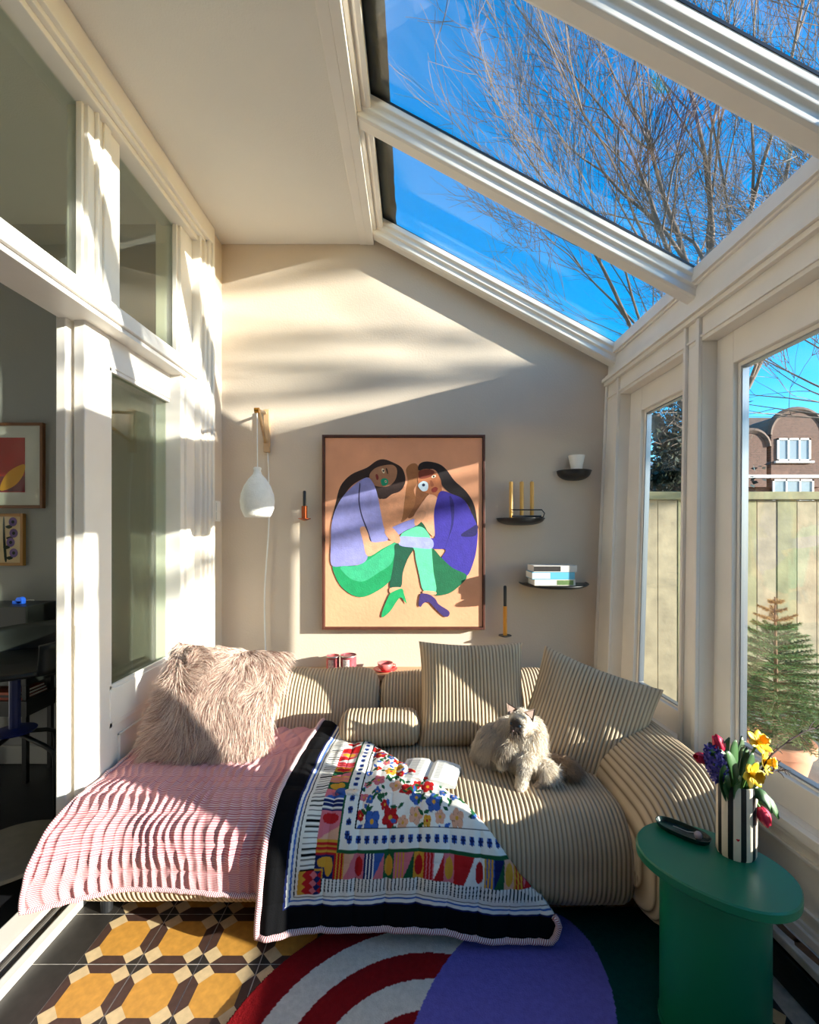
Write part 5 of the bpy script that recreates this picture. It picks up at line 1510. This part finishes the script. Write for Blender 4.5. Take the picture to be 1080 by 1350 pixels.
for tier in range(15):
    t = tier / 14; z = ptop + .06 + (ztop - ptop - .10) * t
    L = .40 * (1 - t) ** .85 + .04; nb = 11 if t < .8 else 5
    for k in range(nb):
        a = 2 * math.pi * (k + R4.random() * .6) / nb + tier * 1.1; d = Vector((math.cos(a), math.sin(a), 0))
        l = L * R4.uniform(.75, 1.1)
        b0 = Vector((fx.x, fx.y, z)); b1 = b0 + d * l * .6 + Vector((0, 0, l * (.25 * t + .02))); b2 = b0 + d * l + Vector((0, 0, l * (.45 * t - .02)))
        pth = bez(b0, b1, b2, 8); mbb.tube(pth, [.005 - .0035 * i / 8 for i in range(9)], 5)
        subs = [pth]
        for j in range(2, 8):
            for sg in (1, -1):
                sd = (d * .7 + Vector((-d.y, d.x, 0)) * sg * .8 + Vector((0, 0, .05))).normalized(); sl_ = l * .34 * (1 - j / 10)
                q = [pth[j], pth[j] + sd * sl_ * .5, pth[j] + sd * sl_]; mbb.tube(q, [.003, .002, .0012], 4); subs.append(q)
        for q in subs:
            for i in range(len(q) - 1):
                m_ = int(max(6, (q[i + 1] - q[i]).length / .0017))
                for s in range(m_):
                    p = q[i].lerp(q[i + 1], s / m_); tg = (q[i + 1] - q[i]).normalized()
                    o = Vector(nr.normal(size=3)); o = (o - tg * o.dot(tg)).normalized()
                    nroots.append(p); nn_.append(o); nd_.append((tg * .8 + o * .6).normalized()); nl_.append(.024 * nr.uniform(.7, 1.1))
                    g = np.array(srgb(92, 122, 70)) if t < .82 else np.array(srgb(160, 130, 84))
                    nc_.append(g * nr.uniform(.7, 1.2))
mbb.build('branches', M_bark, fir)
fur_mesh('needles', nroots, nn_, nd_, nl_, .0013, nc_, M_fur, fir, segs=1, rng=nr)

# ---- bare trees
M_tree = mat('tree_bark', srgb(118, 102, 90), .9, .25, 4)
def bare_tree(name, base, label, seed, limbs, depth=5, twig=.012, spread=.55):
    R = random.Random(seed)
    root = empty(name, base, label, 'tree')
    thick, thin = MB(), MB()
    def grow(p, d, L, r, lev):
        n = 4; pts = [p]; cur = p; dv = d
        for i in range(n):
            dv = (dv + Vector((R.gauss(0, .10), R.gauss(0, .10), R.gauss(0.03, .08)))).normalized()
            cur = cur + dv * (L / n); pts.append(cur)
        rad = [r * (1 - .45 * i / n) for i in range(n + 1)]
        (thick if r > .035 else thin).tube(pts, rad, 7 if r > .035 else (4 if r > .012 else 3), cap=False)
        if lev == 0: return
        k = R.choice([2, 3, 3]) + (1 if lev <= 2 else 0)
        for j in range(k):
            i = R.choice([2, 3, 4, 4]) if lev > 1 else R.choice([1, 2, 3, 4]); q = pts[i]
            perp = dv.orthogonal().normalized(); perp.rotate(Matrix.Rotation(R.uniform(0, 6.28), 3, dv))
            nd = (dv * (1 - spread * .5) + perp * spread * R.uniform(.6, 1.3) + Vector((0, 0, .10))).normalized()
            grow(q, nd, L * R.uniform(.62, .86), max(rad[i] * R.uniform(.5, .72), twig * .35), lev - 1)
        grow(pts[-1], dv, L * .8, rad[-1] * .9, lev - 1)
    for (p0, d, L, r) in limbs:
        grow(Vector(p0), Vector(d).normalized(), L, r, depth)
    thick.build('trunk_and_limbs', M_tree, root, smooth=True)
    o = thin.build('twigs', M_tree, root); setp(o, kind='stuff')
    return root
bare_tree('bare_tree', (7.0, 11.0, GZ), 'tall leafless tree with many upright limbs seen through the glass roof', 21,
          [((7.0, 11, GZ), (.0, 0, 1), 5.0, .24), ((6.95, 11, 4.4), (-.28, -.1, 1), 3.4, .13), ((7.0, 11, 4.6), (.30, .1, 1), 3.4, .14), ((6.95, 11, 3.6), (-.75, -.25, .8), 3.0, .09), ((7.0, 11, 3.6), (.8, -.2, .8), 2.8, .08)], 5, .016, .42)
bare_tree('bare_tree', (9.5, 7.0, GZ), 'second leafless tree whose twigs fill the large window and roof corner', 33,
          [((9.5, 7.0, GZ), (-.03, 0, 1), 3.4, .20), ((9.5, 7.0, 3.0), (-.6, -.1, .8), 2.6, .08), ((9.5, 7.0, 2.4), (-.9, .2, .35), 2.2, .05), ((9.5, 7.0, 2.2), (-.9, .5, .45), 2.2, .05), ((9.5, 7.0, 2.8), (-.8, -.3, .3), 2.4, .05)], 5, .012)
bare_tree('bare_tree', (11.5, 1.4, GZ), 'leafless tree standing in the low sun outside the windows', 47,
          [((11.5, 1.4, GZ), (0, 0, 1), 4.6, .13)] + [((11.5, 1.3, 3.9 + .28 * k), (.12 * ((k * 7) % 5 - 2), -1, .05 + .10 * ((k * 3) % 4)), 2.6 + .2 * (k % 3), .075 - .003 * k) for k in range(7)], 2, .03, .30)

# ---- ivy-clad leaning tree and brick houses beyond the fence
M_ivy = mat('ivy_leaf', srgb(40, 52, 34), .5, .4, 3)
iv = empty('ivy_tree', (7.0, 13.0, GZ), 'dark ivy-clad leaning tree behind the fence', 'tree')
ta, tb2 = at(862, 548, 12.5), at(893, 625, 13.0)
MB().tube([ta, ta.lerp(tb2, .5), tb2, Vector((tb2.x + .3, 13, GZ))], [.16, .2, .26, .32], 10).build('trunk', M_tree, iv, smooth=True)
mb = MB(); R5 = random.Random(2)
for k in range(5200):
    cl = R5.choice([(892, 545, .62), (902, 575, .7), (880, 610, .65), (898, 630, .8), (915, 600, .9), (887, 585, .5), (930, 640, .9), (872, 632, .4)])
    c_ = at(cl[0], cl[1], 12.6); v = Vector((R5.gauss(0, .5), R5.gauss(0, .5), R5.gauss(0, .5))) * cl[2]
    p = c_ + v; a1 = Vector((R5.gauss(0, 1), R5.gauss(0, 1), R5.gauss(0, 1))).normalized(); a2 = a1.orthogonal().normalized(); s = R5.uniform(.05, .10)
    mb.add([p - a1 * s, p + a2 * s * .6, p + a1 * s, p - a2 * s * .6 + Vector((0, 0, -.02))], [(0, 1, 2, 3)])
setp(mb.build('foliage', M_ivy, iv), kind='stuff')

def brick_mat(name, c1, c2, cm):
    m = bpy.data.materials.new(name); m.use_nodes = True; nt = m.node_tree; b = nt.nodes['Principled BSDF']
    tc_ = nt.nodes.new('ShaderNodeTexCoord'); mp_ = nt.nodes.new('ShaderNodeMapping'); mp_.inputs['Rotation'].default_value = (math.pi / 2, 0, 0)
    br = nt.nodes.new('ShaderNodeTexBrick'); br.inputs['Scale'].default_value = 4
    br.inputs['Color1'].default_value = (*c1, 1); br.inputs['Color2'].default_value = (*c2, 1); br.inputs['Mortar'].default_value = (*cm, 1)
    nt.links.new(tc_.outputs['Object'], mp_.inputs['Vector']); nt.links.new(mp_.outputs[0], br.inputs['Vector']); nt.links.new(br.outputs['Color'], b.inputs['Base Color'])
    b.inputs['Roughness'].default_value = .9
    return m
M_brick = brick_mat('house_brick', srgb(112, 80, 68), srgb(92, 66, 56), srgb(110, 98, 88))
M_rooft = mat('roof_tile', srgb(92, 74, 64), .85, .2, 3, .6, 10)
M_slate = mat('roof_slate', srgb(120, 132, 150), .6, .1, 3)
M_pane = mat('dark_window', (.25, .30, .34), .1)
HY = 24.0
hs_ = empty('brick_house', (18, HY, GZ), 'brown brick house with a rounded gable and white windows beyond the fence', 'house')
x0, x1 = at(975, 0, HY).x, at(1190, 0, HY).x
ze = at(0, 612, HY).z
MB().box(x0, x1, HY, HY + 7, GZ, ze).build('wall', M_brick, hs_)
zr = at(0, 570, HY).z
MB().prism([(x0 - .2, HY - .25, ze), (x0 - .2, HY + 3.5, zr + 1.6), (x0 - .2, HY + 7.2, ze)], (x1 - x0 + .4, 0, 0)).build('roof', M_rooft, hs_)
def round_gable(pxc, rpx, pyb):
    c_ = at(pxc, pyb, HY); r = rpx / F * HY
    n = 18; pts = [(c_.x + r * math.cos(math.pi * k / n), HY - .3, c_.z + r * .9 * math.sin(math.pi * k / n)) for k in range(n + 1)]
    pts = [(c_.x + r, HY - .3, ze - 1.2)] + pts + [(c_.x - r, HY - .3, ze - 1.2)]
    MB().prism(pts, (0, 2.5, 0)).build('gable', M_brick, hs_)
    rim = [Vector((c_.x + (r + .1) * math.cos(math.pi * k / n), HY - .25, c_.z + (r * .9 + .1) * math.sin(math.pi * k / n))) for k in range(n + 1)]
    MB().tube(rim, .16, 6).build('gable_coping', M_rooft, hs_)
round_gable(1045, 34, 575)
round_gable(985, 20, 590)
M_hw = mat('house_white_paint', (.75, .74, .70), .5)
def house_window(par, px0, px1, py0, py1, y, bars=2):
    a, b = at(px0, py0, y), at(px1, py1, y)
    w = MB(); fw = .09
    w.box(a.x, b.x, y - .06, y, a.z - fw, a.z); w.box(a.x, b.x, y - .06, y, b.z, b.z + fw); w.box(a.x, a.x + fw, y - .06, y, b.z, a.z); w.box(b.x - fw, b.x, y - .06, y, b.z, a.z)
    for k in range(1, bars + 1):
        xx = a.x + (b.x - a.x) * k / (bars + 1); w.box(xx - .04, xx + .04, y - .06, y, b.z, a.z)
    f = w.build('window', M_hw, par)
    for k in range(bars + 1):
        xx0 = a.x + (b.x - a.x) * k / (bars + 1); xx1 = a.x + (b.x - a.x) * (k + 1) / (bars + 1)
        MB().box(xx0 + .05, xx1 - .05, y - .02, y + .01, b.z + .05, a.z - .05).build('pane', M_pane, f)
    MB().box(a.x - .12, b.x + .12, y - .14, y, b.z - .10, b.z).build('sill', M_hw, f)
house_window(hs_, 1024, 1068, 578, 608, HY - .3)
house_window(hs_, 1018, 1072, 632, 668, HY - .3)
MB().box(x0, x1, HY - .35, HY, at(0, 631, HY).z, at(0, 627, HY).z).build('lintel_band', M_hw, hs_)
h2 = empty('brick_house', (11, 21, GZ), 'small red brick house with blue-grey slate roof behind the ivy tree', 'house')
H2 = 21.0
x0, x1 = at(845, 0, H2).x, at(893, 0, H2).x
MB().box(x0 - 3, x1, H2, H2 + 6, GZ, at(0, 618, H2).z).build('wall', M_brick, h2)
za, zc = at(0, 616, H2).z, at(0, 576, H2).z
MB().prism([(x0 - 3, H2 - .3, za), (x0 - 3, H2 + 3, zc), (x0 - 3, H2 + 6.3, za)], (x1 - x0 + 2.0, 0, 0)).build('roof', M_slate, h2)
mb = MB()
for k in range(7):
    xx = at(869, 0, H2).x + k * .16; mb.box(xx, xx + .09, H2 - .5, H2 - .44, at(0, 614, H2).z, at(0, 607, H2).z)
mb.box(at(867, 0, H2).x, at(889, 0, H2).x, H2 - .55, H2 - .4, at(0, 618, H2).z, at(0, 614, H2).z)
mb.build('balustrade', M_hw, h2)
house_window(h2, 873, 886, 626, 645, H2, 1)
MB().tube([at(864, 614, H2 - .1), at(864, 660, H2 - .1)], .05, 6).build('downpipe', M_black, h2)
